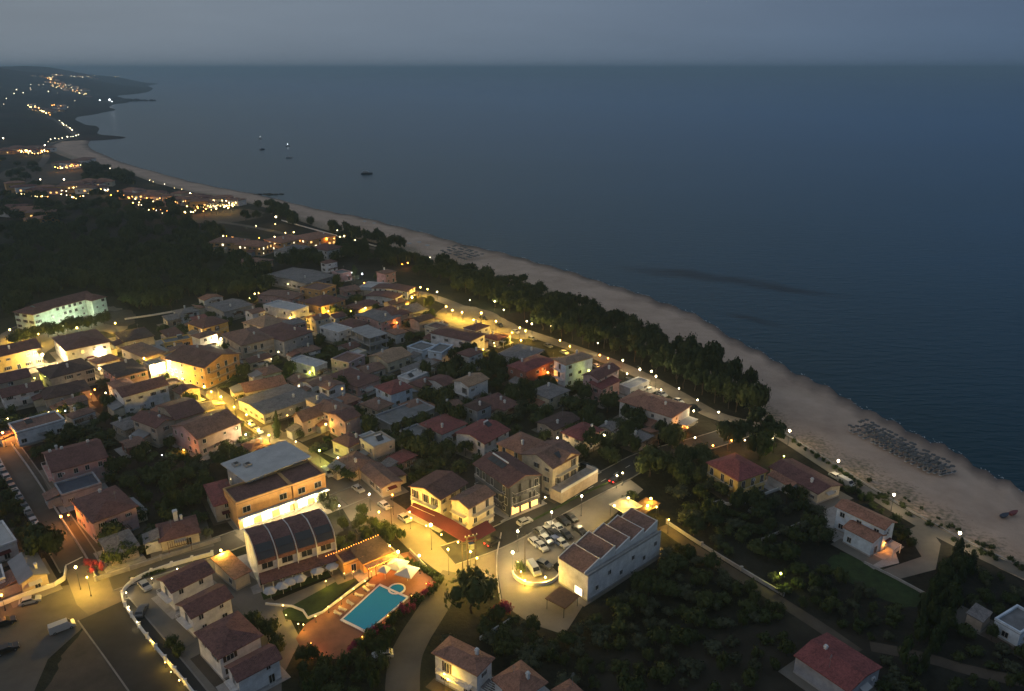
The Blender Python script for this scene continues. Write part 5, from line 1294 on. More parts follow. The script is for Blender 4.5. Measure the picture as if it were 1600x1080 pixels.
def crown_mesh(kind, seed, m):
    """unit crown: leaf sized faces spread through clumps; about 2 wide, 1 high, base at 0"""
    r = random.Random(seed); mb = MB(); lobes = []
    n = dict(pine=15, leaf=12, olive=9, shrub=6, cyp=9)[kind] + (seed % 3 - 1) * (2 if kind != 'cyp' else 0)
    for i in range(n):
        if kind == 'pine':
            a = r.uniform(0, 6.28); q = r.random() ** .5 * .72; z = .35 + .45 * (1 - q) + r.uniform(-.12, .12)
            lobes.append((q * math.cos(a), q * math.sin(a), z, r.uniform(.20, .36), .62))
        elif kind == 'cyp':
            z = i / n; lobes.append((r.uniform(-.1, .1), r.uniform(-.1, .1), .08 + z * .86, (.52 if z < .6 else .52 * (1.15 - z)) * r.uniform(.8, 1.1), .6))
        else:
            a = r.uniform(0, 6.28); q = r.random() ** .5 * .62; z = .28 + .40 * r.random() * (1.2 - q)
            lobes.append((q * math.cos(a), q * math.sin(a), z, r.uniform(.28, .44), .75))
    leaves = dict(pine=64, leaf=78, olive=70, shrub=60, cyp=56)[kind]
    for (x, y, z, s, sq) in lobes:
        mb.ball((x, y, z), s * .58, 6, 4, 0, sq)
        for k in range(leaves):
            u = r.uniform(-1, 1); a = r.uniform(0, 6.28); q = math.sqrt(1 - u * u)
            nn = Vector((q * math.cos(a), q * math.sin(a), u)); rad = s * (r.uniform(.75, 1.12) if r.random() < .85 else r.uniform(1.1, 1.45))
            c = Vector((x, y, z)) + Vector((nn.x, nn.y, nn.z * sq)) * rad
            if c.z < .02: continue
            t1 = nn.cross(Vector((r.uniform(-1, 1), r.uniform(-1, 1), r.uniform(-1, 1)))).normalized(); t2 = (nn * r.uniform(-.5, .5) + nn.cross(t1)).normalized()
            l = r.uniform(.05, .105); 
            mb.add([c - t1 * l, c + t2 * l * .8, c + t1 * l, c - t2 * l * .8], [(0, 1, 2, 3)])
    return mb.mesh('crown', m)
def trunk_mesh(seed, bare):
    r = random.Random(seed); mb = MB()
    p = [Vector((0, 0, 0))]
    for i in range(1, 5): p.append(Vector((r.uniform(-.04, .04) * i, r.uniform(-.04, .04) * i, i / 4)))
    mb.tube(p, [.045, .036, .03, .024, .016], 6)
    for i in range(4):
        b = p[2] + (p[3] - p[2]) * r.random(); a = r.uniform(0, 6.28); e = b + Vector((math.cos(a) * .28, math.sin(a) * .28, .26))
        mb.tube([b, (b + e) / 2 + Vector((0, 0, .02)), e], [.02, .015, .008], 5)
    return mb.mesh('trunk', M['bark'])
CR = {}
for k, kind, m in (('pine', 'pine', 'pine'), ('leaf', 'leaf', 'leaf'), ('olive', 'olive', 'olive'), ('shrub', 'shrub', 'leaf'), ('cyp', 'cyp', 'pine'), ('pink', 'shrub', 'pink'), ('hedge', 'shrub', 'hedge')):
    CR[k] = [crown_mesh(kind, 10 * i + len(k), LEAF[m]) for i in range(7 if k in ('pine', 'leaf') else 4)]
TR = [trunk_mesh(i, 0) for i in range(3)]
rt = random.Random(11)
TREES = []
NAMES = dict(pine='pine_tree', leaf='leafy_tree', olive='olive_tree', shrub='shrub', cyp='cypress_tree', pink='blossom_shrub', hedge='shrub')
def tree(p, kind, rad, ht, base=None, what=None, place=None, label=None):
    """crown radius rad, total height ht, crown starting at base x ht"""
    base = dict(pine=.2, leaf=.16, olive=.18, shrub=.0, cyp=.03, pink=.0, hedge=0)[kind] if base is None else base
    root = empty(NAMES[kind], p, rt.uniform(0, 6.28))
    t = link('trunk', rt.choice(TR), root); s = max(rad * 1.1, .8); t.scale = (s, s, ht * (base + .45))
    c = link('crown', rt.choice(CR[kind]), root); c.scale = (rad, rad * rt.uniform(.85, 1.1), ht * (1 - base) * 1.12); c.location.z = ht * base
    c.rotation_euler = (rt.uniform(-.06, .06), rt.uniform(-.06, .06), rt.uniform(0, 6.28))
    TREES.append((root, p))
    cat = 'shrub' if kind in ('shrub', 'pink', 'hedge') else 'tree'
    if label: tag(root, label, cat)
    else:
        if place is None:
            hs, d = near_house(p); place = 'by ' + hs['label']
        elif place == 'SEA':
            hs, d = near_house(p); place = 'seaward of ' + hs['label']
        pend(root, what or NAMES[kind].replace('_', ' '), place, cat, 'trees and shrubs')
    return root
TAKEN = []
MASS = {}
def mass_build():
    for nm, (lab, items) in MASS.items():
        V, Fc, mi, off = [], [], [], 0; mats = []
        for p, kind, r, h in items:
            me = rt.choice(CR[kind]); n = len(me.vertices); co = np.empty(n * 3); me.vertices.foreach_get('co', co); co = co.reshape(-1, 3)
            a = rt.uniform(0, 6.28); c, s = math.cos(a), math.sin(a)
            X = (co[:, 0] * c - co[:, 1] * s) * r + p.x; Y = (co[:, 0] * s + co[:, 1] * c) * r + p.y; Z = co[:, 2] * h * 1.05 + p.z
            V.append(np.stack([X, Y, Z], -1)); 
            if me.materials[0] not in mats: mats.append(me.materials[0])
            k = mats.index(me.materials[0])
            for f in me.polygons: Fc.append([i + off for i in f.vertices]); mi.append(k)
            off += n
        me = bpy.data.meshes.new(nm); me.from_pydata(np.concatenate(V).tolist(), [], Fc)
        for m in mats: me.materials.append(m)
        me.polygons.foreach_set('material_index', mi); me.update()
        tag(link(nm, me), lab, 'wood', kind='stuff')
def scatter(zone, n, kinds, rads, hts, gap, place=None, roads=True, tries=40, what=None, zfun=None, mass=None):
    xs = [p[0] for p in zone]; ys = [p[1] for p in zone]; done = 0
    for _ in range(n * tries):
        if done >= n: break
        x, y = rt.uniform(min(xs), max(xs)), rt.uniform(min(ys), max(ys))
        if not inside((x, y), zone): continue
        p = at(x, y); k = rt.choice(kinds); r = rt.uniform(*rads); h = rt.uniform(*hts) * (.6 if k in ('shrub', 'olive') else 1)
        if place == 'SEA': h *= 1 + .45 * max(0, min(1, (x - 780) / 330))
        if any((p.x - q[0]) ** 2 + (p.y - q[1]) ** 2 < (gap * (r + q[2])) ** 2 for q in TAKEN): continue
        if not clear(p, min(r * .5, 1.7), roads): continue
        if zfun: p.z = zfun(p)
        if mass: MASS.setdefault(mass[0], (mass[1], []))[1].append((p, k, r, h))
        else: tree(p, k, r, h, place=place, what=what)
        TAKEN.append((p.x, p.y, r)); done += 1
# landmark trees
for (x, y, k, r, h, lab) in [(737,958,'leaf',6.2,10,'big round dark tree where the side road bends'), (64,874,'leaf',5.2,9,'large dark tree standing beside the grey metal shed'), (88,868,'leaf',3.4,7,'smaller dark tree hard by the left street'),
        (433,684,'cyp',2.4,9,'tall dark cypress beside the lit market street'), (180,880,'leaf',3.2,4.5,'rounded dark tree on the corner of main street'), (205,872,'leaf',3.2,4.5,'second rounded dark tree along main street'), (152,893,'pink',2.0,3.0,'pink blossom shrub glowing at the street corner'), (141,885,'pink',1.6,2.4,'smaller pink blossom shrub by the corner wall'),
        (599,842,'leaf',2.6,5,'purple brown tree at the edge of the square'), (612,846,'leaf',2.6,4.6,'purple brown tree beside the pool bar corner'), (627,842,'leaf',1.5,3,'small clipped tree on the square'),
        (813,893,'shrub',1.7,3.2,'dark clipped shrub on the raised car deck'), (1015,745,'leaf',6,9,'broad dark tree where the sea road rises'), (1050,700,'leaf',5,8,'broad dark tree below the white hotel'), (985,785,'shrub',4,3.4,'low dark shrub mound behind the pale blue tent'),
        (505,790,'olive',2.2,4.2,'silvery young tree in front of the lit shop'), (520,800,'olive',2.2,4.2,'silvery tree at the shop terrace end'), (530,745,'leaf',3.2,4.2,'clipped green tree by the street mouth'), (546,752,'leaf',2.6,3.8,'clipped green tree near the parked white car'),
        (785,962,'pink',2.4,3.6,'dark red shrub at the forecourt edge'), (1478,905,'cyp',2.2,6,'dark cypress at the villa drive'), (398,985,'leaf',2.6,4.6,'dark tree behind the second row house'), (420,1000,'leaf',2.8,5,'dark tree behind the third row house'), (432,1020,'leaf',2.2,4,'dark shrub tree near the pool garden gate'),
        (271,1010,'shrub',1.7,2.6,'clipped bush in front of the row houses'), (281,1022,'shrub',1.7,2.6,'second clipped bush in front of the row houses'), (530,870,'leaf',3.4,5,'dark tree beside the pool bar roof'), (700,1010,'olive',2.0,3,'pale agave clump by the villa garden')]:
    p = at(x, y); tree(p, k, r, h, label=lab); TAKEN.append((p.x, p.y, r * .8))
# avenue trees in front of the school
for i in range(9):
    t = i / 8; p = at(22 + 140 * t + rt.uniform(-3, 3), 541 - 34 * t + rt.uniform(-2, 2)); tree(p, 'leaf', rt.uniform(3.4, 4.6), rt.uniform(5.5, 7), place='in front of the floodlit school'); TAKEN.append((p.x, p.y, 3))
PINE = [(655,412),(700,420),(760,438),(830,458),(880,478),(940,502),(1000,530),(1050,552),(1110,582),(1160,612),(1192,650),(1195,690),(1150,664),(1112,640),(1062,606),(1012,576),(965,556),(930,548),(890,534),(845,515),(795,492),(745,470),(690,446),(650,430)]
scatter(PINE, 185, ['pine', 'pine', 'pine', 'leaf'], (2.6, 6.2), (4.5, 9.5), .43, place='SEA', what='pine tree')
scatter([(1150,640),(1205,660),(1215,700),(1190,720),(1120,700),(1145,672)], 12, ['pine', 'leaf'], (4, 5.5), (8, 10), .55, place='at the seaward end of the pine belt', what='dark tree')
WOOD = [(0,352),(90,358),(180,340),(270,342),(345,362),(352,392),(400,420),(440,440),(425,462),(330,462),(262,488),(214,484),(180,468),(150,452),(90,455),(30,485),(0,505)]
scatter([(20,470),(90,438),(150,440),(190,460),(262,470),(330,446),(425,448),(425,464),(330,464),(262,488),(214,486),(150,455),(90,458),(30,487)], 42, ['leaf', 'pine', 'leaf'], (4.2, 6.5), (7, 11), .55, place='at the wood edge behind the school', what='tree')
scatter(WOOD, 190, ['leaf', 'pine', 'leaf'], (4.2, 7), (7, 11), .5, mass=('dark_wood', 'broad dark wood behind the school'))
scatter([(470,345),(520,356),(600,380),(650,396),(655,415),(600,418),(545,405),(500,415),(440,425),(445,405),(480,400),(545,392),(540,375)], 55, ['pine', 'leaf'], (3.5, 5.5), (6, 10), .55, mass=('resort_grove', 'dark grove below the resort'))
scatter([(390,318),(420,322),(500,352),(480,360),(400,345),(380,350),(345,350),(380,335)], 14, ['pine', 'leaf'], (4, 6), (7, 10), .6, place='behind the bay beach', what='tree')
scatter([(130,262),(210,275),(215,295),(180,295),(130,290)], 26, ['pine', 'leaf'], (5, 8), (8, 12), .5, mass=('bay_copse', 'dark copse beside the bay beach'))
scatter([(0,310),(200,312),(340,335),(300,345),(180,338),(90,352),(0,345)], 50, ['leaf', 'pine'], (5, 8), (6, 10), .6, mass=('far_wood_edge', 'dark trees beyond the wood'))
scatter([(0,252),(60,258),(60,300),(0,330)], 14, ['leaf'], (5, 9), (6, 9), .6, place='in the far fields', what='tree')
TOWN = [(-20,610),(60,640),(170,600),(190,610),(200,560),(250,520),(300,480),(420,470),(520,420),(600,430),(700,500),(790,540),(900,580),(960,620),(1040,650),(1080,690),(960,735),(900,720),(850,740),(740,735),(640,770),(560,740),(470,700),(420,690),(340,760),(330,840),(240,870),(160,890),(100,800),(60,720),(-20,640)]
scatter([(530,800),(556,795),(590,828),(568,850),(538,842)], 10, ['leaf', 'shrub', 'olive'], (1.2, 2.4), (2, 4.4), .5, place='between vaulted hotel and square', what='shrub', roads=False)
scatter([(640,565),(760,560),(860,600),(960,625),(1060,690),(960,735),(880,700),(800,660),(720,720),(600,720),(560,690),(620,660)], 75, ['leaf', 'leaf', 'pine', 'olive'], (2.4, 4.6), (4, 8), .5)
scatter(TOWN, 240, ['leaf', 'leaf', 'shrub', 'olive', 'shrub'], (1.9, 4.3), (3.2, 6.8), .48)
scatter([(0,730),(20,760),(60,830),(30,860),(0,850)], 9, ['leaf', 'shrub'], (2, 3.6), (3, 6), .6, place='left of the left street', what='shrub')
# right hand gardens
scatter([(1060,715),(1110,715),(1140,770),(1110,790),(1060,780),(1035,745)], 20, ['leaf', 'olive', 'leaf'], (2.6, 4.4), (4, 7.5), .5, place='beside the ochre house', what='tree')
scatter([(1060,800),(1150,795),(1250,770),(1310,800),(1290,850),(1240,880),(1150,880),(1060,840)], 42, ['shrub', 'olive', 'leaf', 'pine'], (1.5, 4.0), (2.4, 6.5), .45, place='in the garden below the ochre house', what='shrub')
scatter([(1290,750),(1330,760),(1420,830),(1430,860),(1405,850),(1390,810),(1330,772)], 16, ['shrub', 'hedge'], (1.3, 2.2), (1.8, 2.8), .5, place='between white villa and beach', what='shrub')
scatter([(960,940),(1050,850),(1130,900),(1240,960),(1180,990),(1100,1010),(1000,1020),(900,1040),(880,1000),(930,960)], 66, ['olive', 'shrub', 'leaf', 'olive'], (1.4, 3.3), (2.4, 5.2), .55, place='in the orchard beside the warehouse', what='olive tree')
scatter([(880,1030),(1000,1025),(1110,1010),(1235,970),(1240,1025),(1230,1060),(1150,1085),(880,1085)], 26, ['olive', 'shrub', 'leaf'], (1.4, 3.2), (2.6, 5), .85, place='on the bare ground left of the barn', what='olive tree')
scatter([(1300,900),(1420,960),(1400,1020),(1290,985),(1240,950),(1180,915),(1230,890)], 34, ['olive', 'shrub', 'leaf'], (1.0, 2.8), (2, 4.6), .75, place='in the vegetable plots', what='shrub')
scatter([(1490,865),(1520,875),(1475,1000),(1440,1060),(1405,1050),(1440,960)], 34, ['leaf', 'cyp', 'hedge'], (1.6, 2.6), (3.5, 6), .5, place='in the tall hedge right of the plots', what='tree')
scatter([(1530,890),(1600,920),(1600,1080),(1480,1080),(1500,990)], 26, ['shrub', 'olive', 'leaf'], (1.3, 2.6), (2, 4.5), .7, place='in the gardens by the right edge', what='shrub')
scatter([(1330,1045),(1400,1030),(1440,1085),(1380,1090)], 8, ['olive', 'shrub'], (1.3, 2.2), (2, 4), .6, place='beside the barn', what='shrub')
scatter([(770,960),(800,965),(860,1000),(870,1030),(800,1050),(770,1010),(745,990)], 24, ['shrub', 'leaf', 'olive'], (1.5, 2.8), (2, 4.5), .5, place='behind the white villa', what='shrub')
scatter([(470,1030),(540,1035),(600,1000),(622,1000),(600,1090),(470,1090)], 24, ['leaf', 'shrub', 'hedge'], (1.5, 3.0), (2.4, 5), .5, place='below the pool deck', what='shrub')
# flowering hedge round the pool
for i in range(26):
    t = i / 25; x, y = 545 + 140 * t, 1026 - 112 * t; p = at(x + rt.uniform(-4, 4), y + rt.uniform(-3, 6)); tree(p, rt.choice(['pink', 'hedge', 'leaf', 'hedge']), rt.uniform(1.1, 1.9), rt.uniform(1.6, 3.0), place='in the flowering hedge by the pool', what='hedge shrub')
for i in range(14):
    t = i / 13; p = at(636 + 50 * t, 880 + 26 * t); tree(p, 'hedge', rt.uniform(.9, 1.3), rt.uniform(1.4, 2.2), place='along the square side of the pool garden', what='hedge shrub')
for i in range(12):
    t = i / 11; p = at(1240 + 100 * t, 692 + 64 * t); tree(p, 'hedge', rt.uniform(.9, 1.5), rt.uniform(1.1, 1.8), place='in the row of round bushes on the promenade', what='round bush')
for i in range(40):
    x = rt.uniform(1330, 1600); y = 745 + (x - 1330) * .56 + rt.uniform(-12, 16); p = at(x, y); tree(p, 'shrub', rt.uniform(.6, 1.4), rt.uniform(.7, 1.5), place='in the dune scrub along the path', what='low shrub')
for i in range(9):
    t = i / 8; p = at(255 + 60 * t * 0 + rt.uniform(-1, 1) + 60 * (1 - t) * 0 + (205 - 255) * t, 893 + 14 * t); tree(p, 'shrub', .7, .9, place='along the forecourt wall', what='small bush')
mass_build()
# ------------------------------------------------------------------ cars
CARM = {}
PAINT = dict(white=(.40,.40,.39), silver=(.32,.33,.34), black=(.012,.012,.014), grey=(.10,.105,.11), blue=(.03,.05,.14), red=(.30,.02,.02))
def car_mesh(col, style):
    k = (col, style)
    if k in CARM: return CARM[k]
    pm = mat('car_paint_' + col, PAINT[col], .28, .05, 1, spec=.6)
    if style == 'van':
        L_, W_, prof = 4.9, 1.9, [(-2.45,.35),(-2.45,1.1),(-2.35,1.95),(1.1,1.95),(1.75,1.15),(2.4,.95),(2.45,.35)]; cab = [(.55,1.2),(.45,1.82),(1.05,1.86),(1.62,1.2)]; side = [(-2.0,1.2),(-2.0,1.75),(.3,1.78),(.35,1.2)]
    else:
        L_, W_, prof = 4.2, 1.75, [(-2.1,.32),(-2.12,.85),(-1.85,.98),(-1.35,1.42),(.35,1.46),(1.05,1.0),(2.0,.82),(2.1,.5),(2.08,.32)]; cab = None; side = [(-1.62,1.0),(-1.28,1.36),(.28,1.40),(.85,1.02)]
    b = MB(); n = len(prof)
    def taper(z): return W_/2 * (1 if z < 1.0 else 1 - .16 * min(1, (z - 1.0) / .5))
    vs = [(x, -taper(z), z) for x, z in prof] + [(x, taper(z), z) for x, z in prof]
    b.add(vs, [tuple(range(n)), tuple(range(2*n - 1, n - 1, -1))] + [(i, n + i, n + (i+1) % n, (i+1) % n) for i in range(n)])
    g = MB()
    for s in (-1, 1):
        q = [(x, s * (taper(z) + .012), z) for x, z in side]; g.add(q, [(0, 1, 2, 3) if s > 0 else (3, 2, 1, 0)])
    def band(p, q):
        (x0, z0), (x1, z1) = p, q; d = Vector((z1 - z0, 0, -(x1 - x0))).normalized() * .012
        if d.z < 0: d = -d
        g.add([(x0 + d.x, -taper(z0) * .9, z0 + d.z), (x0 + d.x, taper(z0) * .9, z0 + d.z), (x1 + d.x, taper(z1) * .9, z1 + d.z), (x1 + d.x, -taper(z1) * .9, z1 + d.z)], [(0, 1, 2, 3)])
    if style == 'van': band((1.15,1.88), (1.7,1.2))
    else: band((.40,1.43), (1.0,1.03)); band((-1.40,1.38), (-1.80,1.02))
    w_ = MB(); w_.tube([(0, -.1, 0), (0, .1, 0)], .31, 10); w_.tube([(0, -.105, 0), (0, .105, 0)], .17, 8, 1)
    hl = MB(); hl.box(-.03, .03, -.16, .16, -.07, .07)
    CARM[k] = (b.mesh('body', pm), g.mesh('glass', M['glass']), w_.mesh('wheel', [M['tyre'], M['metal']]), hl.mesh('light', M['plastic']), L_, W_)
    return CARM[k]
def car(p, rz, col, style='hatch', label=None, what=None, place=None, lights=False):
    b, g, w_, hl, L_, W_ = car_mesh(col, style)
    root = empty('van' if style == 'van' else 'car', p, rz)
    link('body', b, root); link('glass', g, root)
    for sx in (-1, 1):
        for sy in (-1, 1):
            o = link('wheel', w_, root); o.location = (sx * L_ * .31, sy * (W_/2 - .08), .31)
    for sy in (-1, 1):
        o = link('headlight', hl, root); o.location = (L_/2 - .04, sy * W_ * .36, .62)
        o = link('tail_light', hl, root); o.location = (-L_/2 + .02, sy * W_ * .38, .75)
        if lights: o.data = TAIL
    if label: tag(root, label, 'van' if style == 'van' else 'car')
    else: pend(root, what or ('white van' if style == 'van' else col + ' car'), place, 'car', 'parked cars')
    return root
tl = MB(); tl.box(-.05, .05, -.2, .2, -.09, .09); TAIL = tl.mesh('light', emit('brake_red', (1, .03, .02), 12))
def heading(p, q): a, b = at(*p), at(*q); return math.atan2(b.y - a.y, b.x - a.x)
# the row along the left street, nose to tail
rc = random.Random(4); hd = heading((0, 728), (60, 822))
for i in range(13):
    t = i / 12; p = at(2 + 56 * t, 734 + 92 * t); col = ['white','grey','silver','black','grey','white','silver','black','grey','white','black','silver','white'][i]
    car(p + Vector((0, 0, .03)), hd + rc.uniform(-.03, .03), col, 'hatch', label=ORD[i] + f' car down the left street row, {col}' if i < 12 else 'last car at the foot of the left street row, white')
for (x, y, q, col, st, lab) in [(48,942,(110,926),'white','hatch','white car at the kerb of the lit corner'), (8,976,(60,958),'black','hatch','dark car at the left edge of the lot'), (12,1018,(60,1000),'black','hatch','second dark car lower in the lot'), (98,984,(140,968),'white','van','white van parked on the verge by the hill road'),
        (227,919,(243,936),'silver','hatch','silver car inside the hotel forecourt'), (222,958,(226,950),'grey','hatch','grey car close to the forecourt wall'), (598,1027,(580,1030),'white','hatch','white car half hidden below the pool hedge'),
        (560,767,(585,785),'white','hatch','white car parked at the street mouth'), (601,793,(622,808),'white','hatch','white car driving past the restaurant awning'), (632,813,(650,826),'silver','hatch','silver car following beside the awning'), (512,742,(524,752),'white','van','white van under the street trees'),
        (820,818,(850,806),'white','hatch','white car on the sea road beside the dark block'), (886,777,(905,766),'white','hatch','white car parked at the yellow hotel wall'), (899,768,(918,757),'silver','hatch','silver car parked at the yellow hotel wall'), (915,731,(940,742),'black','hatch','black car beside the yellow hotel'), (928,738,(952,750),'grey','hatch','grey car beside the yellow hotel'),
        (834,893,(846,910),'silver','van','silver van on the raised car deck'), (850,885,(868,893),'grey','hatch','grey car on the raised car deck'), (404,676,(420,688),'white','hatch','white car on the lit market street'), (392,665,(408,678),'silver','hatch','silver car at the market stalls'),
        (1142,671,(1160,665),'silver','hatch','silver car parked under the seaside trees'), (1180,800,(1200,790),'grey','hatch','grey car below the ochre house'), (1306,748,(1320,756),'white','hatch','white car beside the beach bar'), (1322,758,(1336,766),'white','van','white van beside the beach bar')]:
    car(at(x, y) + Vector((0, 0, .045)), heading((x, y), q), col, st, label=lab)
o = car(at(770,850) + Vector((0, 0, .045)), heading((770,850), (800,834)), 'black', 'hatch', label='black car braking with red tail lights', lights=True)
o = car(at(962,752) + Vector((0, 0, .045)), heading((962,752), (985,738)), 'black', 'hatch', label='dark car with red tail lights on the sea road', lights=True)
# the car park of the warehouse
hp = heading((840,830), (858,845))
k = 0
for (x, y, col) in ((836,851,'white'),(846,857,'white'),(853,846,'silver'),(845,835,'grey'),(857,832,'black'),(868,838,'black'),(873,829,'silver'),(884,838,'black'),(878,852,'white'),(880,817,'black'),(892,812,'black'),(869,848,'blue'),(862,826,'white'),(905,831,'black')):
    car(at(x, y) + Vector((0, 0, .025)), hp + rc.uniform(-.1, .1), col, place='in the warehouse car park')
# cars along the promenade under the pines
for i in range(14):
    t = i / 13; x, y = 1085 - 330 * t, 637 - 141 * t
    car(at(x, y + 3) + Vector((0, 0, .05)), heading((x, y), (x + 20, y + 9)), rc.choice(['white', 'silver', 'grey', 'black']), place='parked along the promenade road')
# raised car deck
cc = at(838, 905); mb = MB(); ring = []
for i in range(13):
    a = math.pi * (1.02 + i / 12 * 1.05); ring.append((cc.x + 5.6 * math.cos(a), cc.y + 5.2 * math.sin(a) + 2.5))
ring += [(cc.x + 5.2, cc.y + 7.5), (cc.x - 5.0, cc.y + 7.5)]
# the deck stands on the slope of the forecourt as a low round wall
root = empty('round_wall', (cc.x, cc.y, 0)); mb = MB()
for a, b in zip(ring[:13], ring[1:13]):
    d = Vector((b[0]-a[0], b[1]-a[1], 0)); n = Vector((-d.y, d.x, 0)).normalized() * .3
    mb.prism([(a[0]-cc.x, a[1]-cc.y), (b[0]-cc.x, b[1]-cc.y), (b[0]+n.x-cc.x, b[1]+n.y-cc.y), (a[0]+n.x-cc.x, a[1]+n.y-cc.y)], 0, .9)
mb.build('wall', M['whitewash'], root); tag(root, 'low curved white wall round the car deck', 'wall')

# ------------------------------------------------------------------ walls and fences
def wall(line, h, th, m, label, posts=0, name='garden_wall', it=1):
    pts = smooth(pxs(line), it); root = empty(name, pts[0]); c0 = pts[0]; mb = MB()
    for a, b in zip(pts, pts[1:]):
        d = b - a
        if d.length < .05: continue
        n = Vector((-d.y, d.x, 0)).normalized() * th / 2
        mb.prism([a - n - c0, b - n - c0, b + n - c0, a + n - c0], -.1, h)
    mb.build('wall', m, root)
    if posts:
        s = 0.0; nxt = 0.0; pm = MB(); pm.box(-th*.8, th*.8, -th*.8, th*.8, 0, h + .25); pm.box(-th, th, -th, th, h + .25, h + .33); me = pm.mesh('post', m)
        for a, b in zip(pts, pts[1:]):
            L_ = (b - a).length
            while nxt <= s + L_ and L_ > 0:
                p = a + (b - a) * ((nxt - s) / L_); o = link('post', me, root); o.location = p - c0; nxt += posts
            s += L_
    tag(root, label, 'wall'); return root
wall([(332,868),(290,879),(250,891),(213,906),(193,923),(190,940),(213,975),(245,1016),(282,1060),(310,1095)], 1.0, .3, M['whitewash'], 'white forecourt wall with lamps curving round the corner', 4.5, it=2)
wall([(150,908),(215,888),(255,874),(345,845)], 1.1, .3, M['conc'], 'long grey wall on the far side of main street', 7)
wall([(14,690),(52,742),(86,796),(112,836),(140,880),(150,904)], 1.0, .25, M['conc'], 'pale wall along the right of the left street')
wall([(0,718),(30,775),(55,822),(60,840)], .8, .25, M['conc'], 'low wall behind the parked cars')
wall([(0,948),(40,932),(100,912),(104,890)], 1.1, .3, M['whitewash'], 'low pale wall at the lit corner')
wall([(1042,818),(1095,853),(1155,890),(1225,932)], .9, .3, M['conc'], 'pale wall along the dirt track', 12)
wall([(783,835),(774,880),(782,945),(790,950)], .6, .25, M['conc'], 'low curved kerb wall of the warehouse forecourt')
wall([(415,945),(470,950),(485,973),(560,915),(575,905)], .5, .3, M['whitewash'], 'low lit wall between lawn and pool')
wall([(640,862),(676,900),(686,915)], 1.0, .25, M['conc'], 'wall between the pool garden and square')
wall([(750,1000),(775,985),(798,970)], .8, .25, M['whitewash'], 'pale wall behind the bottom villa')
wall([(1110,788),(1150,790),(1240,757)], .8, .25, M['whitewash'], 'white terrace wall of the ochre house')
wall([(1190,655),(1245,690),(1300,724),(1360,762),(1430,804),(1500,842),(1580,880)], .5, .3, M['conc'], 'low seaside wall beside the promenade')
wall([(1190,845),(1260,815),(1285,805)], .7, .25, M['conc'], 'broken garden wall left of the white villa')
wall([(1350,880),(1400,905),(1450,932)], .6, .25, M['conc'], 'low wall below the villa lawn')
wall([(195,500),(250,492),(300,482)], .8, .25, M['whitewash'], 'pale field wall beside the school')
wall([(440,345),(500,362),(560,378),(640,400)], .8, .25, M['whitewash'], 'pale wall along the resort road')
wall([(820,820),(860,800),(900,778),(950,755)], .5, .3, M['lawn'], 'green verge strip along the sea road', name='verge_strip')

# transformer on two poles
p = at(737, 888); root = empty('transformer_pole', p, .4)
for sx in (-1, 1):
    mb = MB(); mb.tube([(sx * 1.0, 0, 0), (sx * 1.0, 0, 9)], [.16, .11], 6); mb.build('pole', M['bark'], root)
for z in (5.2, 7.6, 8.7):
    mb = MB(); mb.box(-1.6, 1.6, -.09, .09, z, z + .18); mb.build('crossbar', M['darkmetal'], root)
mb = MB(); mb.box(-.6, .6, -.45, .45, 5.4, 6.9)
for k in range(5): mb.box(-.5 + k * .22, -.42 + k * .22, -.55, -.45, 5.5, 6.7)
mb.build('transformer', M['metal'], root)
for x in (-1.4, -.5, .5, 1.4):
    mb = MB(); mb.tube([(x, 0, 8.88), (x, 0, 9.2)], .07, 6); mb.build('insulator', M['plastic'], root)
tag(root, 'transformer slung between two tall poles on the square', 'power pole')
for i, (x, y) in enumerate(((723,895),(613,835),(345,640),(370,655),(563,770),(820,880),(560,880))):
    p = at(x, y); root = empty('utility_pole', p); mb = MB(); mb.tube([(0, 0, 0), (0, 0, 8.5)], [.13, .09], 6); mb.build('pole', M['bark'], root)
    mb = MB(); mb.box(-.8, .8, -.06, .06, 7.9, 8.05); mb.build('crossbar', M['darkmetal'], root)
    hs, d = near_house(p); pend(root, 'utility pole', 'by ' + hs['label'], 'pole', 'utility poles')

# ------------------------------------------------------------------ the beach
def beach_z(p):
    i = int(np.argmin([(A[k][0] - p.x) ** 2 + (A[k][1] - p.y) ** 2 for k in range(nB)])); a, b = A[i], B_[i]
    t = np.dot((p.x - a[0], p.y - a[1]), b - a) / np.dot(b - a, b - a)
    return .10 - 2.1 * max(t, 0) ** 1.25 - .02
thatch = mat('parasol_dark_cloth', (.13, .13, .125), .85, .35, 1.2)
def on_beach(x, y, z0=-1.0):
    p = at(x, y, z0)
    for _ in range(3): p = at(x, y, beach_z(p))
    return p
PM = None
def beach_set(c0, c1, c2, nx, ny, place, rad, beds):
    """a field of parasols: corner, end of the long side, end of the short side, in pixels"""
    o, u, v = (on_beach(*q) for q in (c0, c1, c2)); u = u - o; v = v - o; rz = math.atan2(v.y, v.x)
    proto = parasol('beach_parasol', Vector((0, 0, 0)), rad, 1.95, thatch, 8, .28); used = False
    for i in range(nx):
        for j in range(ny):
            if rc.random() < .16: continue
            p = o + u * ((i + .5 + rc.uniform(-.3, .3)) / nx) + v * ((j + .5 + rc.uniform(-.25, .25)) / ny); p.z = beach_z(p)
            q = copy_tree(proto) if used else proto; used = True
            q.location = p; q.rotation_euler = (0, 0, rc.uniform(0, 1)); pend(q, 'dark parasol', place, 'parasol', 'beach parasols')
            for s in beds:
                b = sunbed('sunbed', p + Vector((math.cos(rz + 1.57) * s, math.sin(rz + 1.57) * s, 0)), rz + math.pi / 2 + rc.uniform(-.1, .1), M['cush']); pend(b, 'dark sunbed', place, 'sunbed', 'beach sunbeds')
beach_set((1322,672), (1464,748), (1352,662), 20, 6, 'in the sunbed field nearest the water', .72, (-.75,))
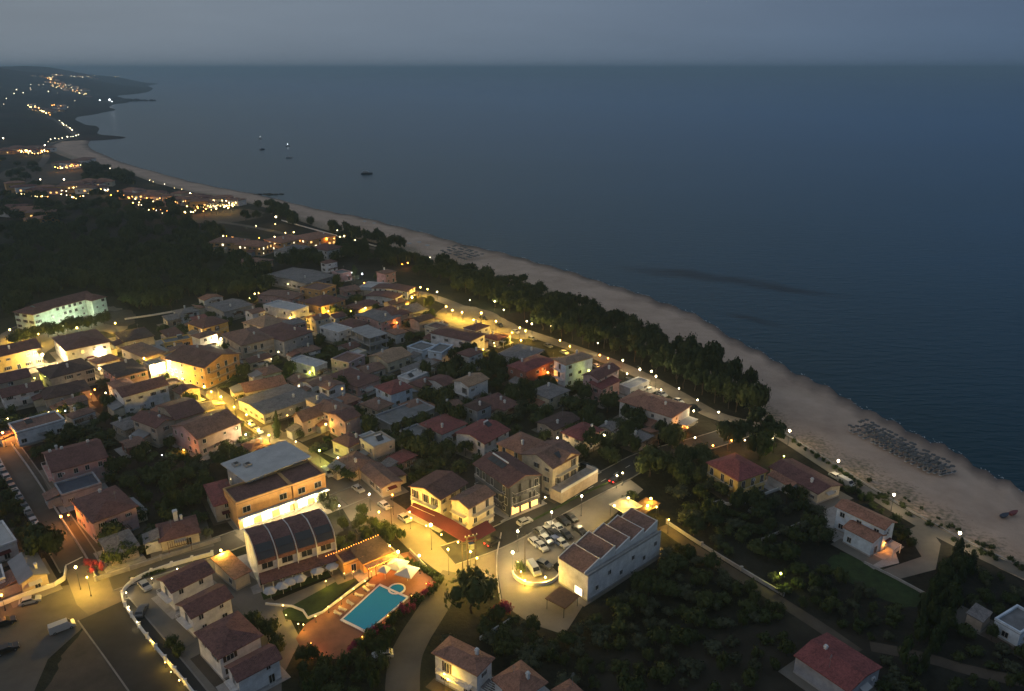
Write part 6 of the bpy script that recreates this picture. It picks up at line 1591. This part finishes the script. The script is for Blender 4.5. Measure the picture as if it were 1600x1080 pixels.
beach_set((684,396), (728,412), (716,386), 9, 5, 'on the beach beside the pines', 1.3, ())
for (x, y) in ((640,385),(655,383),(668,388),(570,350),(585,353)):
    o = parasol('beach_parasol', on_beach(x, y), 1.6, 2.1, M['cloth'], 8, .5); pend(o, 'pale parasol', 'far along the beach', 'parasol', 'beach parasols')
# a pulled up dinghy and a paddle raft
def hull(L_, W_, H_, sheer=.25):
    mb = MB(); st = 9; rows = []
    for i in range(st):
        t = i / (st - 1); wd = W_/2 * (1 - (max(0, t - .35) / .65) ** 2.2) * (.85 + .15 * min(1, t * 4)); z = H_ * (1 + sheer * t * t)
        rows.append([(-L_/2 + L_ * t, -wd, z), (-L_/2 + L_ * t, -wd * .7, .12 * H_), (-L_/2 + L_ * t, 0, 0 if t < .9 else H_ * .5), (-L_/2 + L_ * t, wd * .7, .12 * H_), (-L_/2 + L_ * t, wd, z)])
    vs = [p for r_ in rows for p in r_]; fs = []
    for i in range(st - 1):
        for j in range(4): fs.append((i*5+j, (i+1)*5+j, (i+1)*5+j+1, i*5+j+1))
        fs.append((i*5+4, (i+1)*5+4, (i+1)*5, i*5))
    fs.append((0, 1, 2, 3, 4)); mb.add(vs, fs); return mb
for (x, y, c, lab) in ((1570,807,(.05,.06,.08),'dark dinghy pulled up on the sand'), (1584,803,(.20,.05,.05),'reddish dinghy pulled up on the sand')):
    root = empty('dinghy', on_beach(x, y), .5); hull(3.2, 1.4, .6).build('hull', mat('dinghy_' + lab[:4], c, .5), root)
    mb = MB(); mb.box(-.6, -.3, -.55, .55, .5, .56); mb.build('thwart', M['wood'], root); tag(root, lab, 'boat')
# ------------------------------------------------------------------ boats
wl = mat('boat_white', (.42, .43, .44), .4, .05); dkh = mat('boat_dark_hull', (.04, .05, .07), .4, .1)
def boat(x, y, L_, rz, label, big=False, light=None):
    p = at(x, y, SEA_Z); root = empty('motor_yacht' if big else 'small_boat', p, rz)
    o = hull(L_, L_ * .28, L_ * .12).build('hull', dkh if big else wl, root); o.location.z = -.25
    mb = MB(); z = L_ * .12 - .3
    mb.box(-L_*.38, L_*.22, -L_*.09, L_*.09, z, z + L_*.10)
    if big: mb.box(-L_*.30, L_*.08, -L_*.075, L_*.075, z + L_*.10, z + L_*.18)
    mb.build('cabin', wl, root)
    mb = MB(); mb.box(-L_*.36, L_*.225, -L_*.092, L_*.092, z + L_*.045, z + L_*.075); mb.build('cabin_window', M['glass'], root)
    mb = MB(); mb.tube([(-L_*.05, 0, z + L_*.1), (-L_*.05, 0, z + L_*.42)], [.09, .05], 6); mb.build('mast', M['metal'], root)
    if light:
        mb = MB(); mb.ball((-L_*.05, 0, z + L_*.42), light, 8, 5); mb.build('anchor_light', emit('anchor_white', (.9, .97, 1), 5), root)
    tag(root, label, 'boat', 'boats at anchor')
boat(573,272,13,.15,'largest boat, dark hulled motor yacht with white cabin',True)
boat(450,229,7,.4,'small boat with bright white anchor light',False,.6)
boat(452,247,9,.1,'low pale boat below the bright anchor light')
boat(410,234,9,.9,'dark little boat left of the anchor light',True)
boat(407,217,7,-.3,'faint small boat farthest out',False,.35)
# rock islet and the breakwater
for (x, y, L_, h, nm, lab) in ((206,158,160,9,'rock_islet','low dark rock islet off the far quay'), (420,304,26,1.4,'rock_jetty','short dark rock jetty on the bay beach')):
    p = at(x, y, SEA_Z); r_ = random.Random(x); mb = MB()
    for k in range(14): 
        t = k / 13 - .5; mb.ball((t * L_, r_.uniform(-.06, .06) * L_, 0), L_ * .09 * r_.uniform(.6, 1.2) * (1.1 - abs(t)), 7, 5, 0, h / (L_ * .09))
    o = mb.build(nm, mat('dark_rock', (.05, .048, .045), .95, .4, .1, .6, 1)); o.location = p; tag(o, lab, 'rock')
# ------------------------------------------------------------------ far houses round the bay
rf = random.Random(21)
def far_house(x, y, wd, dp, h, wc, rc_, place, rz):
    p = at_ground(x, y) if y < 330 else at(x, y); z = p.z
    root = empty('far_house', (p.x, p.y, z - .3), rz)
    mb = MB(); mb.box(-wd/2, wd/2, 0, dp, -2, h); mb.build('wall', WALL[wc], root)
    roof_mesh('hip', wd, dp, h, 1.8, None).build('roof', ROOF[rc_], root)
    for i in range(3):
        o = link('window', window_mesh(1.6, 1.4, 'L' if rf.random() < .35 else 'D'), root); o.location = ((i - 1) * wd * .3, -.05, h * .55)
    pend(root, 'pale house', place, 'house', 'far houses')
def cluster(pts, n, jx, jy, place, size=(9, 15)):
    n = int(n * 1.4)
    for i in range(n):
        t = i / max(1, n - 1) * (len(pts) - 1); k = min(int(t), len(pts) - 2); f = t - k
        x = pts[k][0] * (1-f) + pts[k+1][0] * f + rf.uniform(-jx, jx); y = pts[k][1] * (1-f) + pts[k+1][1] * f + rf.uniform(-jy, jy)
        far_house(x, y, rf.uniform(*size), rf.uniform(8, 11), rf.uniform(4, 7), rf.choice(['wh', 'cr', 'pk', 'ot', 'wh']), rf.choice(['te', 'bn', 'ma']), place, rf.uniform(-.4, .8))
cluster([(205,310),(260,315),(320,325)], 16, 14, 7, 'in the beach resort', (9, 14))
cluster([(100,300),(165,296)], 9, 6, 6, 'round the far resort terraces', (12, 18))
cluster([(25,300),(80,306)], 5, 4, 3, 'in a row below the far field', (14, 20))
cluster([(328,322),(365,321)], 4, 2, 2, 'at the beach restaurant', (10, 14))
cluster([(95,264),(130,258)], 5, 3, 2, 'on the orange lit terrace', (14, 22))
cluster([(5,240),(40,238),(78,236)], 12, 4, 4, 'in the shoreline village', (12, 20))
cluster([(45,168),(75,178),(100,168)], 12, 5, 3, 'in the harbour village', (16, 26))
cluster([(80,124),(90,135),(115,142),(135,148)], 20, 12, 5, 'in the village climbing the far hill', (16, 28))
cluster([(60,120),(120,118),(150,122)], 9, 12, 2, 'on the ridge of the far hill', (18, 30))
cluster([(10,335),(75,345)], 5, 8, 5, 'at the lit yard behind the wood', (14, 22))
settle()
for o in COL.objects:
    if '_m' in o: del o['_m']
    if 'unset' in o: del o['unset']
